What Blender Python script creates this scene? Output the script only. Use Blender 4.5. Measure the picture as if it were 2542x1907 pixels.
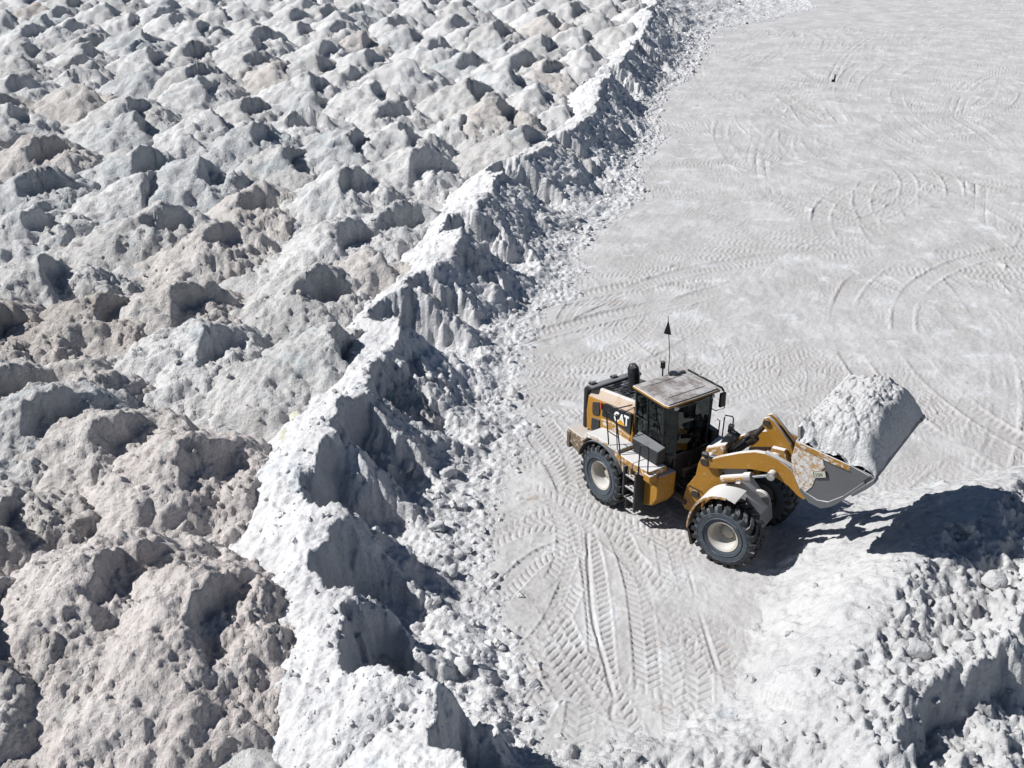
import bpy, bmesh, math, random
import numpy as np
from mathutils import Vector, Matrix
random.seed(7); rng = np.random.default_rng(11)
for o in list(bpy.data.objects): bpy.data.objects.remove(o)
S = bpy.context.scene
COL = S.collection
rad = math.radians

# ------------------------------------------------------------------ camera, sky, sun, exposure
PITCH, CAMH, FPX, IW, IH = rad(26.8), 16.11, 2700.0, 2542.0, 1907.0
cam = bpy.data.cameras.new('camera'); cam_o = bpy.data.objects.new('camera', cam); COL.objects.link(cam_o)
cam_o.location = (0, 0, CAMH); cam_o.rotation_euler = (math.pi/2 - PITCH, 0, 0)
cam.sensor_width = 36; cam.lens = FPX/IW*36; cam.clip_start = .1; cam.clip_end = 3000
S.camera = cam_o
SUN_EL, SUN_AZ = rad(42), rad(-2)          # elevation, heading the shadows fall in (0 = +x)
W = bpy.data.worlds.new('World'); S.world = W; W.use_nodes = True
wn = W.node_tree.nodes; wl = W.node_tree.links
bg = wn['Background']; sky = wn.new('ShaderNodeTexSky'); sky.sky_type = 'NISHITA'; sky.sun_disc = False
sky.sun_elevation = SUN_EL; sky.sun_rotation = rad(270); sky.altitude = 2500; sky.air_density = 1.0; sky.dust_density = .3
wl.new(sky.outputs[0], bg.inputs[0]); bg.inputs[1].default_value = .05
sl = bpy.data.lights.new('sun', 'SUN'); sl.energy = 5.0; sl.angle = rad(.53); sl.color = (1, .98, .955)
so = bpy.data.objects.new('sun', sl); COL.objects.link(so)
sd = Vector((math.cos(SUN_EL)*math.cos(SUN_AZ), math.cos(SUN_EL)*math.sin(SUN_AZ), -math.sin(SUN_EL)))
so.rotation_euler = sd.to_track_quat('-Z', 'Y').to_euler(); so.location = (-40, 20, 50)
S.view_settings.view_transform = 'Standard'; S.view_settings.look = 'None'
S.view_settings.exposure = .30; S.view_settings.gamma = 1
S.render.engine = 'CYCLES'
S.cycles.max_bounces = 6; S.cycles.diffuse_bounces = 2; S.cycles.glossy_bounces = 3; S.cycles.transparent_max_bounces = 12

# ------------------------------------------------------------------ helpers: mapping and noise
cp, sp = math.cos(PITCH), math.sin(PITCH)
def at(u, v, z=0.0):
    """point of the place seen at photo pixel (u, v) if it lies at height z"""
    a = (u-IW/2)/FPX; b = (v-IH/2)/FPX
    d = (a, cp-b*sp, -sp-b*cp); t = (z-CAMH)/d[2]
    return np.array([t*d[0], t*d[1], z])
OV = IW/2211.0                              # overview pixel -> photo pixel
def ato(u, v, z=0.0): return at(u*OV, v*OV, z)
def depth_of(y, z=0): return y*cp-(z-CAMH)*sp
PX = FPX*1024/IW                            # focal length in render pixels

_a = np.linspace(0, 2*np.pi, 256, endpoint=False); GX, GY = np.cos(_a), np.sin(_a)
def _h(ix, iy, seed):
    with np.errstate(over='ignore'):
        h = ix.astype(np.uint32)*np.uint32(374761393) + iy.astype(np.uint32)*np.uint32(668265263) + np.uint32((seed*974711+12345) & 0xffffffff)
        h = (h ^ (h >> np.uint32(13)))*np.uint32(1274126177)
        h = (h ^ (h >> np.uint32(15)))*np.uint32(2246822519)
        return h ^ (h >> np.uint32(16))
def perlin(x, y, seed=0):
    xf = np.floor(x); yf = np.floor(y); ix = xf.astype(np.int64); iy = yf.astype(np.int64); fx = x-xf; fy = y-yf
    def g(dx, dy):
        k = _h(ix+dx, iy+dy, seed) & np.uint32(255)
        return GX[k]*(fx-dx)+GY[k]*(fy-dy)
    u = fx*fx*fx*(fx*(fx*6-15)+10); v = fy*fy*fy*(fy*(fy*6-15)+10)
    n00, n10, n01, n11 = g(0, 0), g(1, 0), g(0, 1), g(1, 1)
    a = n00+u*(n10-n00); b = n01+u*(n11-n01)
    return (a+v*(b-a))*1.5
def fbm(x, y, octs=4, seed=0, gain=.5):
    s = 0; a = 1; f = 1
    for i in range(octs):
        s = s+a*perlin(x*f+i*17.3, y*f-i*9.1, seed+i); a *= gain; f *= 2.03
    return s
def clods(x, y, size, seed, p=.8, lo=.18, hi=.55):
    """rounded lumps: height of the tallest dome covering each point"""
    x = x+.22*size*perlin(x/size*1.7, y/size*1.7, seed+91); y = y+.22*size*perlin(x/size*1.7+9, y/size*1.7, seed+92)
    gx = np.floor(x/size).astype(np.int64); gy = np.floor(y/size).astype(np.int64); out = np.zeros_like(x)
    for dx in (-1, 0, 1):
        for dy in (-1, 0, 1):
            h = _h(gx+dx, gy+dy, seed)
            u1 = (h & np.uint32(1023))/1023.; u2 = ((h >> np.uint32(10)) & np.uint32(1023))/1023.; u3 = ((h >> np.uint32(20)) & np.uint32(1023))/1023.
            h2 = _h(gx+dx, gy+dy, seed+500); u4 = (h2 & np.uint32(1023))/1023.
            r = size*(lo+(hi-lo)*u3*u3); cx = (gx+dx+u1)*size; cy = (gy+dy+u2)*size
            d2 = ((x-cx)**2+(y-cy)**2)/(r*r)
            ta = u4*97.; dome = np.where((d2 < 1) & (u4 < p), np.minimum(np.power(np.maximum(0, 1-d2), .62), .82)*r*.82*(1+.75*((x-cx)*np.cos(ta)+(y-cy)*np.sin(ta))/r), 0)
            out = np.maximum(out, dome)
    return out
def billow(x, y, octs, seed, gain=.55):
    """crumbly relief: rounded crumbs with sharp creases between them"""
    s = 0; a = 1; f = 1
    for i in range(octs): s = s+a*(np.abs(perlin(x*f+i*13.7, y*f-i*7.9, seed+i))*2.2-.5); a *= gain; f *= 1.97
    return s
def sstep(a, b, x):
    t = np.clip((x-a)/(b-a), 0, 1); return t*t*(3-2*t)
def seg_dist(x, y, P, want_s=False):
    """distance to polyline P, side (+ = right of the walking direction), arc length, interpolated third column"""
    best = np.full(x.shape, 1e9); side = np.zeros(x.shape); arc = np.zeros(x.shape); zi = np.zeros(x.shape); L = 0
    for i in range(len(P)-1):
        ax, ay, bx, by = P[i][0], P[i][1], P[i+1][0], P[i+1][1]; dx, dy = bx-ax, by-ay; l = math.hypot(dx, dy)+1e-9
        t = np.clip(((x-ax)*dx+(y-ay)*dy)/(l*l), 0, 1); ex = x-ax-t*dx; ey = y-ay-t*dy; d = np.hypot(ex, ey)
        m = d < best-1e-9
        best = np.where(m, d, best); side = np.where(m, np.sign(dy*(x-ax)-dx*(y-ay)), side); arc = np.where(m, L+t*l, arc)
        zi = np.where(m, P[i][2]+t*(P[i+1][2]-P[i][2]), zi); L += l
    return best, side, arc, zi

# ------------------------------------------------------------------ helpers: objects
def link(o, parent=None):
    COL.objects.link(o)
    if parent: o.parent = parent
    return o
def tag(o, label=None, cat=None, group=None, kind=None):
    if label: o['label'] = label
    if cat: o['category'] = cat
    if group: o['group'] = group
    if kind: o['kind'] = kind
    return o
def np_mesh(name, V, quads, smooth=True):
    me = bpy.data.meshes.new(name); V = np.ascontiguousarray(V, dtype=np.float32); q = np.ascontiguousarray(quads, dtype=np.int32); k = q.shape[1]
    me.vertices.add(len(V)); me.vertices.foreach_set('co', V.ravel())
    me.loops.add(q.size); me.loops.foreach_set('vertex_index', q.ravel())
    me.polygons.add(len(q)); me.polygons.foreach_set('loop_start', np.arange(0, q.size, k, dtype=np.int32))
    me.polygons.foreach_set('use_smooth', np.full(len(q), smooth)); me.update(calc_edges=True)
    return me
def grid_quads(nr, nc):
    i = np.arange(nr*nc).reshape(nr, nc)
    return np.stack([i[:-1, :-1], i[:-1, 1:], i[1:, 1:], i[1:, :-1]], -1).reshape(-1, 4)
def compact(V, q):
    used = np.zeros(len(V), bool); used[q.ravel()] = True; m = np.cumsum(used)-1
    return V[used], m[q]

# ------------------------------------------------------------------ materials
def new_mat(name):
    m = bpy.data.materials.new(name); m.use_nodes = True; nt = m.node_tree
    return m, nt, nt.nodes, nt.links, nt.nodes['Principled BSDF']
def N(nt, typ, **kw):
    n = nt.nodes.new(typ)
    for k, v in kw.items(): setattr(n, k, v)
    return n
def noise(nt, vec, scale, detail=4, rough=.55, off=(0, 0, 0)):
    mp = N(nt, 'ShaderNodeMapping'); mp.inputs['Location'].default_value = off; nt.links.new(vec, mp.inputs[0])
    t = N(nt, 'ShaderNodeTexNoise'); t.inputs['Scale'].default_value = scale; t.inputs['Detail'].default_value = detail; t.inputs['Roughness'].default_value = rough
    nt.links.new(mp.outputs[0], t.inputs['Vector']); return t.outputs['Fac']
def ramp(nt, fac, a, b):
    r = N(nt, 'ShaderNodeMapRange'); r.interpolation_type = 'SMOOTHSTEP'; r.inputs['From Min'].default_value = a; r.inputs['From Max'].default_value = b
    nt.links.new(fac, r.inputs['Value']); return r.outputs['Result']
def mix(nt, fac, a, b):
    m = N(nt, 'ShaderNodeMix', data_type='RGBA')
    if isinstance(fac, float): m.inputs['Factor'].default_value = fac
    else: nt.links.new(fac, m.inputs['Factor'])
    for s, c in ((m.inputs['A'], a), (m.inputs['B'], b)):
        if isinstance(c, tuple): s.default_value = (*c, 1)
        else: nt.links.new(c, s)
    return m.outputs['Result']
def math2(nt, op, a, b, clamp=False):
    m = N(nt, 'ShaderNodeMath', operation=op); m.use_clamp = clamp
    for s, c in zip(m.inputs, (a, b)):
        if isinstance(c, (int, float)): s.default_value = c
        else: nt.links.new(c, s)
    return m.outputs[0]
def bump(nt, h, strength, dist, prev=None):
    b = N(nt, 'ShaderNodeBump'); b.inputs['Strength'].default_value = strength; b.inputs['Distance'].default_value = dist
    nt.links.new(h, b.inputs['Height'])
    if prev: nt.links.new(prev, b.inputs['Normal'])
    return b.outputs['Normal']
def spoil(name, c1, c2, stain=None, stain_lo=.62, cool=None, cool_lo=.58, grain=.5, off=0., k_=1.10, speck=.45):
    c1, c2, stain, cool = [tuple(c*k_ for c in q) if q else None for q in (c1, c2, stain, cool)]
    m, nt, nd, lk, bs = new_mat(name); pos = N(nt, 'ShaderNodeNewGeometry').outputs['Position']; o3 = (off, off*1.7, off*.3)
    col = mix(nt, ramp(nt, noise(nt, pos, .45, 3, .6, o3), .36, .64), c1, c2)
    if cool: col = mix(nt, ramp(nt, noise(nt, pos, .8, 3, .6, (o3[0]+40, 3, 0)), cool_lo, cool_lo+.12), col, cool)
    if stain: col = mix(nt, ramp(nt, noise(nt, pos, 1.1, 5, .68, (o3[0]+80, 7, 0)), stain_lo, stain_lo+.12), col, stain)
    nz = N(nt, 'ShaderNodeTexNoise'); nz.inputs['Scale'].default_value = 6.0; nz.inputs['Detail'].default_value = 6; nz.inputs['Roughness'].default_value = .76; lk.new(pos, nz.inputs['Vector'])
    fine = noise(nt, pos, 21, 3, .75)
    col = mix(nt, math2(nt, 'MULTIPLY', ramp(nt, nz.outputs['Fac'], .50, .66), .35), col, tuple(min(1, c*1.12) for c in c1))
    col = mix(nt, math2(nt, 'MULTIPLY', ramp(nt, nz.outputs['Fac'], .47, .34), .50), col, tuple(c*.70 for c in c2))
    col = mix(nt, math2(nt, 'MULTIPLY', ramp(nt, fine, .44, .28), speck), col, tuple(c*.50 for c in c2))
    lk.new(col, bs.inputs['Base Color']); bs.inputs['Roughness'].default_value = .95; bs.inputs['Specular IOR Level'].default_value = .12
    vo = N(nt, 'ShaderNodeTexVoronoi'); vo.inputs['Scale'].default_value = 10.0
    ws = N(nt, 'ShaderNodeVectorMath', operation='MULTIPLY_ADD'); lk.new(nz.outputs['Color'], ws.inputs[0]); ws.inputs[1].default_value = (.22, .22, .22); lk.new(pos, ws.inputs[2]); lk.new(ws.outputs[0], vo.inputs['Vector'])
    h1 = math2(nt, 'MULTIPLY', nz.outputs['Fac'], .20); h2 = math2(nt, 'MULTIPLY', vo.outputs['Distance'], -.075); h3 = math2(nt, 'MULTIPLY', fine, .11)
    lk.new(bump(nt, math2(nt, 'ADD', math2(nt, 'ADD', h1, h2), h3), min(1, grain), 1.), bs.inputs['Normal'])
    return m
M = {}
M['ground'] = spoil('pit_floor', (.615, .608, .604), (.52, .507, .498), (.43, .34, .275), .62, (.68, .69, .70), .55, .18, 0., .84, .30)
M['white'] = spoil('white_spoil', (.69, .69, .69), (.60, .597, .60), None, .7, (.56, .59, .61), .60, .52, 0., .82)
M['bank'] = spoil('bank_spoil', (.68, .68, .685), (.59, .587, .592), (.50, .43, .36), .74, (.56, .59, .615), .60, .52, 0., .99)
gt = M['ground'].node_tree; gb = gt.nodes['Principled BSDF']; gc = gb.inputs['Base Color'].links[0].from_socket
ga = N(gt, 'ShaderNodeAttribute'); ga.attribute_name = 'worn'
gt.links.new(mix(gt, math2(gt, 'MULTIPLY', ga.outputs['Fac'], .42), gc, (.41, .395, .385)), gb.inputs['Base Color'])   # compacted, dirtier wheel paths
TONES = {
 'white':       spoil('mound_white', (.66, .655, .648), (.575, .567, .56), (.44, .38, .33), .72, (.52, .55, .56), .58, 0.68, 3),
 'grey white':  spoil('mound_grey_white', (.62, .613, .60), (.53, .518, .505), (.40, .34, .29), .69, (.49, .52, .525), .56, 0.72, 13),
 'bluish grey': spoil('mound_bluish', (.60, .605, .605), (.515, .52, .52), (.40, .35, .31), .73, (.47, .515, .525), .54, 0.72, 23),
 'beige':       spoil('mound_beige', (.65, .62, .592), (.56, .527, .498), (.37, .29, .235), .66, (.51, .52, .515), .62, 0.76, 33),
 'pinkish':     spoil('mound_pinkish', (.66, .62, .595), (.575, .53, .503), (.40, .315, .265), .68, (.52, .525, .52), .62, 0.72, 43),
 'brown stained': spoil('mound_brown', (.63, .59, .555), (.53, .485, .45), (.33, .235, .175), .60, (.52, .545, .545), .60, 0.80, 53),
}
M['sulphur'] = spoil('pale_yellow_crust', (.56, .555, .45), (.50, .495, .42), None, .7, None, .6, .5)
M['rust'] = spoil('rust_stained', (.30, .17, .10), (.22, .12, .07), None, .7, None, .6, .9)

DUST = (.60, .585, .57)
def painted(name, col, rough=.45, dust_up=.85, dust_all=.18, metal=0., spots=.5, spec=.4, dust=DUST):
    m, nt, nd, lk, bs = new_mat(name); geo = N(nt, 'ShaderNodeNewGeometry'); tc = N(nt, 'ShaderNodeTexCoord').outputs['Object']
    sx = N(nt, 'ShaderNodeSeparateXYZ'); lk.new(geo.outputs['True Normal'], sx.inputs[0])
    up = ramp(nt, sx.outputs['Z'], .35, .85)
    n1 = noise(nt, tc, 3.2, 6, .65); n2 = noise(nt, tc, 32, 4, .75, (5, 5, 5)); n3 = noise(nt, tc, 60, 3, .6, (9, 2, 1))
    f_up = math2(nt, 'MULTIPLY', up, ramp(nt, n1, .60-dust_up*.55, .80-dust_up*.4))
    f_all = math2(nt, 'MULTIPLY', ramp(nt, noise(nt, tc, 9, 6, .78, (1, 4, 2)), .62-dust_all*.22, .72-dust_all*.15), min(1, dust_all*2))
    f_sp = math2(nt, 'MULTIPLY', ramp(nt, n2, .60, .72), spots)
    f_s3 = math2(nt, 'MULTIPLY', ramp(nt, n3, .66, .74), spots)
    f = math2(nt, 'MAXIMUM', math2(nt, 'MAXIMUM', f_up, f_all), math2(nt, 'MAXIMUM', f_sp, f_s3), True)
    wear = mix(nt, math2(nt, 'MULTIPLY', ramp(nt, noise(nt, tc, 1.6, 4, .6, (3, 8, 1)), .4, .7), .35), col, tuple(c*.72 for c in col))
    lk.new(mix(nt, f, wear, dust), bs.inputs['Base Color']); bs.inputs['Metallic'].default_value = metal; bs.inputs['Specular IOR Level'].default_value = spec
    r = N(nt, 'ShaderNodeMapRange'); lk.new(f, r.inputs['Value']); r.inputs['To Min'].default_value = rough; r.inputs['To Max'].default_value = .95; lk.new(r.outputs[0], bs.inputs['Roughness'])
    lk.new(bump(nt, f, .5, .02), bs.inputs['Normal'])
    return m
YEL = (.31, .150, .014)
M['yellow'] = painted('yellow_paint', YEL, .5, .70, .16, spots=.7)
M['yellow_dusty'] = painted('yellow_paint_dusty', YEL, .5, .95, .22, spots=.6)
M['yellow_caked'] = painted('yellow_paint_caked', YEL, .6, 1.1, .62, spots=1.0, dust=(.62, .61, .60))
M['black'] = painted('black_paint', (.012, .013, .015), .4, .30, .05, spots=.25, dust=(.22, .22, .23))
M['black_dusty'] = painted('black_paint_dusty', (.022, .024, .027), .5, .8, .12, spots=.4, dust=(.17, .175, .185))
M['black_tube'] = painted('black_rail', (.010, .010, .011), .4, .2, .03, spots=.15, dust=(.4, .4, .4))
M['rubber'] = painted('tyre_rubber', (.055, .065, .078), .75, .35, .35, spots=.3, spec=.25, dust=(.15, .17, .19))
M['tread'] = painted('tyre_tread', (.014, .014, .015), .6, .25, .03, spots=.35, spec=.4, dust=(.35, .35, .35))
M['rim'] = painted('rim_dusty', (.40, .365, .31), .75, .8, .45, spots=.5, dust=(.50, .49, .47))
M['caked'] = painted('caked_white_dust', (.40, .20, .03), .8, 1.2, 1.1, spots=1., dust=(.56, .56, .55))
M['mud'] = painted('mud_spattered', (.13, .09, .05), .85, .9, .5, spots=.8, dust=(.45, .41, .37))
M['roof'] = painted('cab_roof_dusty', (.20, .175, .165), .8, .40, .25, spots=.6, dust=(.42, .405, .40))
M['steel'] = painted('worn_bucket_steel', (.115, .118, .125), .5, .9, .08, .2, spots=.12, dust=(.5, .5, .5))
M['grey_plate'] = painted('grey_dusty_plate', (.24, .23, .225), .75, .8, .35, spots=.5)
M['dirty'] = painted('dirty_dark_metal', (.035, .028, .022), .7, .6, .15, spots=.25, dust=(.25, .2, .16))
M['rusty_cw'] = painted('counterweight_dirt', (.10, .075, .055), .85, .8, .3, spots=.5, dust=(.35, .29, .24))
M['decal_white'] = painted('decal_white', (.72, .72, .70), .5, .0, .03, spots=.15)
M['decal_yellow'] = painted('decal_yellow', (.62, .30, .02), .5, .0, .03, spots=.1)
M['decal_black'] = painted('decal_black', (.010, .011, .015), .35, .3, .10, spots=.3, dust=(.3, .3, .3))
M['red'] = painted('red_sticker', (.45, .06, .05), .5, .2, .1)
M['plate_face'] = painted('number_plate_face', (.42, .44, .38), .7, .5, .2)
m, nt, nd, lk, bs = new_mat('chrome_rod'); bs.inputs['Base Color'].default_value = (.55, .56, .58, 1); bs.inputs['Metallic'].default_value = 1; bs.inputs['Roughness'].default_value = .18; M['chrome'] = m
m, nt, nd, lk, bs = new_mat('cab_glass')
tr = N(nt, 'ShaderNodeBsdfTransparent'); tr.inputs[0].default_value = (.12, .22, .20, 1); gl = N(nt, 'ShaderNodeBsdfGlossy'); gl.inputs['Roughness'].default_value = .04; gl.inputs[0].default_value = (.8, .9, .88, 1)
df = N(nt, 'ShaderNodeBsdfDiffuse'); df.inputs[0].default_value = (.12, .14, .14, 1)
fr = N(nt, 'ShaderNodeFresnel'); fr.inputs[0].default_value = 1.45; ms = N(nt, 'ShaderNodeMixShader'); lk.new(fr.outputs[0], ms.inputs[0]); lk.new(tr.outputs[0], ms.inputs[1]); lk.new(gl.outputs[0], ms.inputs[2])
ms2 = N(nt, 'ShaderNodeMixShader'); tcg = N(nt, 'ShaderNodeTexCoord').outputs['Object']; fg = math2(nt, 'MULTIPLY', ramp(nt, noise(nt, tcg, 5, 5, .7), .45, .75), .35)
lk.new(fg, ms2.inputs[0]); lk.new(ms.outputs[0], ms2.inputs[1]); lk.new(df.outputs[0], ms2.inputs[2]); lk.new(ms2.outputs[0], nd['Material Output'].inputs[0]); M['glass'] = m
m, nt, nd, lk, bs = new_mat('mirror_glass'); bs.inputs['Base Color'].default_value = (.5, .52, .55, 1); bs.inputs['Metallic'].default_value = 1; bs.inputs['Roughness'].default_value = .08; M['mirror'] = m
m, nt, nd, lk, bs = new_mat('lamp_lens'); bs.inputs['Base Color'].default_value = (.6, .62, .62, 1); bs.inputs['Roughness'].default_value = .15; M['lens'] = m
# ------------------------------------------------------------------ pit floor with tyre tracks
CREST_PX = [(1075,1900),(1035,1760),(985,1600),(950,1480),(880,1405),(790,1340),(748,1268),(735,1180),(738,1105),(722,1020),(722,945),(770,865),(820,795),(858,730),(868,660),(905,605),(962,558),(1000,510),(1022,460),(1068,405),(1100,350),(1165,322),(1222,288),(1285,240),(1300,180),(1345,128),(1385,85),(1402,45),(1420,0),(1440,-30)]
crz = lambda i: 2.3+.16*math.sin(i*1.9)+.12*math.sin(i*.71+1)
CREST = [np.array([*ato(u, v, crz(i))[:2], crz(i)]) for i, (u, v) in enumerate(CREST_PX)]
# bucket bites out of the bank: photo place of the left tip, half width, opening direction, floor height
BITES = [(np.array(ato(u, v, 2.0)[:2]), R*(1.22 if v > 700 else 1.05), rad(an*.45), fl*.30) for u, v, R, an, fl in [
 (905,1520,1.00,-22,.55), (706,1335,1.20,-24,.45), (662,1188,1.15,-22,.45), (632,1022,1.25,-26,.40), (716,915,1.00,-30,.50), (792,800,1.05,-38,.45), (850,748,.75,-52,.55), (778,655,1.30,-24,.40),
 (862,600,1.20,-18,.40), (934,486,1.45,-20,.40), (1046,368,1.20,-28,.50), (1168,298,1.50,-34,.40), (1242,152,1.7,-20,.40), (1358,98,1.5,-25,.5), (1392,30,1.6,-20,.5), (1290,236,.9,-30,.7), (985,545,.8,-30,.6)]]
TOE_PX = [(1230,1760),(1150,1600),(1120,1490),(1075,1390),(1062,1300),(1045,1190),(1035,1110),(1040,1040),(1115,990),(1128,930),(1105,850),(1112,780),(1142,700),(1172,668),(1222,638),(1232,600),(1250,540),(1282,498),(1332,460),(1378,430),(1372,350),(1420,312),(1438,290),(1402,250),(1440,200),(1472,178),(1515,118),(1525,90),(1560,60),(1660,42),(1740,22),(1840,-5),(1950,-30)]
TOE = [np.array([*ato(u, v, 0)[:2], 0]) for u, v in TOE_PX]
ty = np.array([p[1] for p in TOE]); tx = np.array([p[0] for p in TOE]); _o = np.argsort(ty); TY, TX = ty[_o], tx[_o]
cy_ = np.array([p[1] for p in CREST]); cx_ = np.array([p[0] for p in CREST]); _o = np.argsort(cy_); CY, CX = cy_[_o], cx_[_o]

def tyre_track(s, d, w, per):
    """height of a lug print: s along, d across (half width w)"""
    a = np.abs(d)/w
    ph = s/per+a*.95+np.where(d > 0, .5, 0)
    lug = sstep(.35, .85, np.sin(ph*2*np.pi))
    inside = sstep(1.0, .9, a)
    edge = np.exp(-((a-1.08)/.10)**2)
    return inside*(-.010-.034*lug*sstep(.02, .14, a))+.010*edge
def scuff(s, d, w, per):
    a = d/w; ph = a*13+.5*np.sin(s*.6)+.4*np.sin(s*.23+1)
    return np.where(np.abs(a) < 1, (-.10*np.maximum(0, np.sin(ph))**4*(.55+.45*np.sin(s*.5+a*3))+.02*np.maximum(0, -np.sin(ph)))*(1-a*a), 0)
def curve(pts, n=40):
    """smooth path through the points"""
    P = np.array([p[:2] for p in pts]); 
    if len(P) < 3: t = np.linspace(0, 1, n)[:, None]; return P[0]*(1-t)+P[-1]*t
    k = len(P); out = []
    for i in range(k-1):
        p0, p1, p2, p3 = P[max(i-1, 0)], P[i], P[i+1], P[min(i+2, k-1)]
        for t in np.linspace(0, 1, max(4, n//(k-1)), endpoint=False):
            out.append(.5*((2*p1)+(-p0+p2)*t+(2*p0-5*p1+4*p2-p3)*t*t+(-p0+3*p1-3*p2+p3)*t**3))
    out.append(P[-1]); return np.array(out)
PATHS = []
def path_px(pts, kind='tyre', w=.31, depth=1., per=.205): PATHS.append((curve([ato(*p) for p in pts]), kind, w, depth, per))
for pts in [[(1130,905),(1195,1000),(1245,1100),(1275,1200),(1292,1320),(1303,1450),(1330,1545)],
            [(1168,900),(1262,1030),(1330,1140),(1372,1250),(1392,1380),(1400,1500)],
            [(1400,1085),(1452,1150),(1490,1260),(1530,1360),(1575,1470)],
            [(1520,1190),(1580,1265),(1640,1340),(1690,1440)],
            [(1480,1195),(1560,1232),(1640,1240),(1730,1222),(1800,1185)],
            [(1240,1080),(1330,1120),(1440,1165),(1500,1210)],
            [(1250,1040),(1290,1070),(1330,1080)],
            [(1015,1055),(1065,1035),(1130,1005),(1190,985)], [(1030,1160),(1110,1125),(1200,1090),(1280,1085)],
            [(1062,1305),(1110,1255),(1165,1205),(1260,1165)], [(1105,1465),(1150,1400),(1200,1340),(1240,1250)], [(1040,1180),(1130,1140),(1220,1130)],
            [(1120,862),(1200,856),(1260,850)], [(1112,790),(1210,782),(1300,775),(1370,740)], [(1120,812),(1250,800),(1360,790)], [(1150,715),(1230,700),(1310,694)],
            [(1230,628),(1330,628),(1420,620)], [(1215,600),(1320,592),(1430,590),(1500,560)], [(1250,548),(1360,540),(1430,545)], [(1265,520),(1330,512),(1400,520)],
            [(1290,560),(1400,575),(1490,600),(1580,640)], [(1300,470),(1380,462),(1450,455)], [(1330,420),(1400,410),(1480,405)],
            [(1410,250),(1500,246),(1600,240)], [(1420,215),(1520,208),(1640,205)], [(1450,180),(1560,176),(1700,178)], [(1480,140),(1600,136),(1720,140)], [(1500,105),(1600,100),(1700,98)],
            [(1400,275),(1500,268),(1620,262)], [(1380,335),(1460,330),(1540,332)], [(1390,360),(1480,352),(1580,350)],
            [(1570,760),(1640,740),(1720,745),(1800,790)], [(1560,800),(1650,770),(1740,770),(1830,830)], [(1640,690),(1740,690),(1840,720),(1960,760)], [(1880,690),(2000,700),(2120,740),(2211,800)],
            [(1600,850),(1700,800),(1760,760)], [(1850,900),(1930,860),(2060,850),(2200,880)], [(1900,950),(2000,960),(2100,1000),(2190,1060)], [(1990,800),(2040,880),(2060,980),(2050,1060)],
            [(1340,700),(1400,660),(1480,650),(1560,670)], [(1480,700),(1540,720),(1580,770),(1590,830)]]:
    path_px(pts)
pr = random.Random(5)
for i in range(46):      # turning circles in the middle of the floor
    u, v = pr.uniform(1420, 2211), pr.uniform(60, 720); c = ato(u, v); r = pr.choice([2.5, 4, 5.5, 7, 9]); a0 = pr.uniform(0, 6.28); sw = pr.uniform(.7, 2.2)*(1 if pr.random() < .5 else -1)
    ex = 1.0
    arc = np.array([[c[0]+r*math.cos(a0+sw*t), c[1]+r*math.sin(a0+sw*t)*ex] for t in np.linspace(0, 1, 30)])
    PATHS.append((arc, 'tyre', .31, pr.uniform(.55, 1.0), .235))
    if pr.random() < .5: PATHS.append((np.array([[c[0]+(r+2.1)*math.cos(a0+sw*t), c[1]+(r+2.1)*math.sin(a0+sw*t)] for t in np.linspace(0, 1, 30)]), 'tyre', .31, pr.uniform(.4, .9), .235))
for i in range(280):     # faint old prints all over
    u, v = pr.uniform(1230, 2300), 1050-1000*pr.random()**1.6; c = ato(u, v); a0 = pr.gauss(0, .7); L_ = pr.uniform(5, 16); cv = pr.gauss(0, .05)
    PATHS.append((np.array([[c[0]+L_*t*math.cos(a0+cv*L_*t), c[1]+L_*t*math.sin(a0+cv*L_*t)] for t in np.linspace(0, 1, 16)]), 'tyre', .31, pr.uniform(.35, .9), .235))
for i in range(34):      # around the machine
    u, v = pr.uniform(1130, 1640), pr.uniform(880, 1450); c = ato(u, v); a0 = rad(-75)+pr.gauss(0, .35); L_ = pr.uniform(2.5, 6); cv = pr.gauss(0, .07)
    PATHS.append((np.array([[c[0]+L_*t*math.cos(a0+cv*L_*t), c[1]+L_*t*math.sin(a0+cv*L_*t)] for t in np.linspace(0, 1, 16)]), 'tyre', .31, pr.uniform(.35, .8), .235))
for i in range(30):      # straight runs out of the bank
    v = pr.uniform(60, 900); k = np.interp(v*OV, [p[1]*OV for p in TOE_PX[::-1]], [p[0]*OV for p in TOE_PX[::-1]])/OV
    path_px([(k+pr.uniform(5, 30), v), (k+90, v+pr.uniform(-6, 6)), (k+pr.uniform(140, 260), v+pr.uniform(-14, 14))], depth=pr.uniform(.5, .95))
for pts in [[(2060,240),(2085,190),(2140,160),(2230,140),(2330,150)], [(1990,85),(2070,52),(2150,46),(2300,62)], [(1665,420),(1648,330),(1690,265),(1800,238),(1900,245)], [(1800,185),(1815,140),(1850,100),(1900,70)], [(2110,390),(2112,480),(2150,540),(2230,610)], [(1640,640),(1700,560),(1800,520),(1930,540)]]:
    path_px(pts, 'scuff', 1.0, .8)
for i in range(34):      # long haul lanes, both wheels
    c = ato(pr.uniform(1500, 2200), pr.uniform(40, 620)); r = pr.uniform(9, 45); a0 = pr.uniform(0, 6.28); sw = pr.uniform(14, 45)/r*(1 if pr.random() < .5 else -1); dp_ = pr.uniform(.5, 1.1); cx0, cy0 = c[0]-r*math.cos(a0), c[1]-r*math.sin(a0)
    for dr in (0, 2.2):
        PATHS.append((np.array([[cx0+(r+dr)*math.cos(a0+sw*t), cy0+(r+dr)*math.sin(a0+sw*t)] for t in np.linspace(-.4, .6, 44)]), 'lane', .42, dp_, .235))
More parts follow.
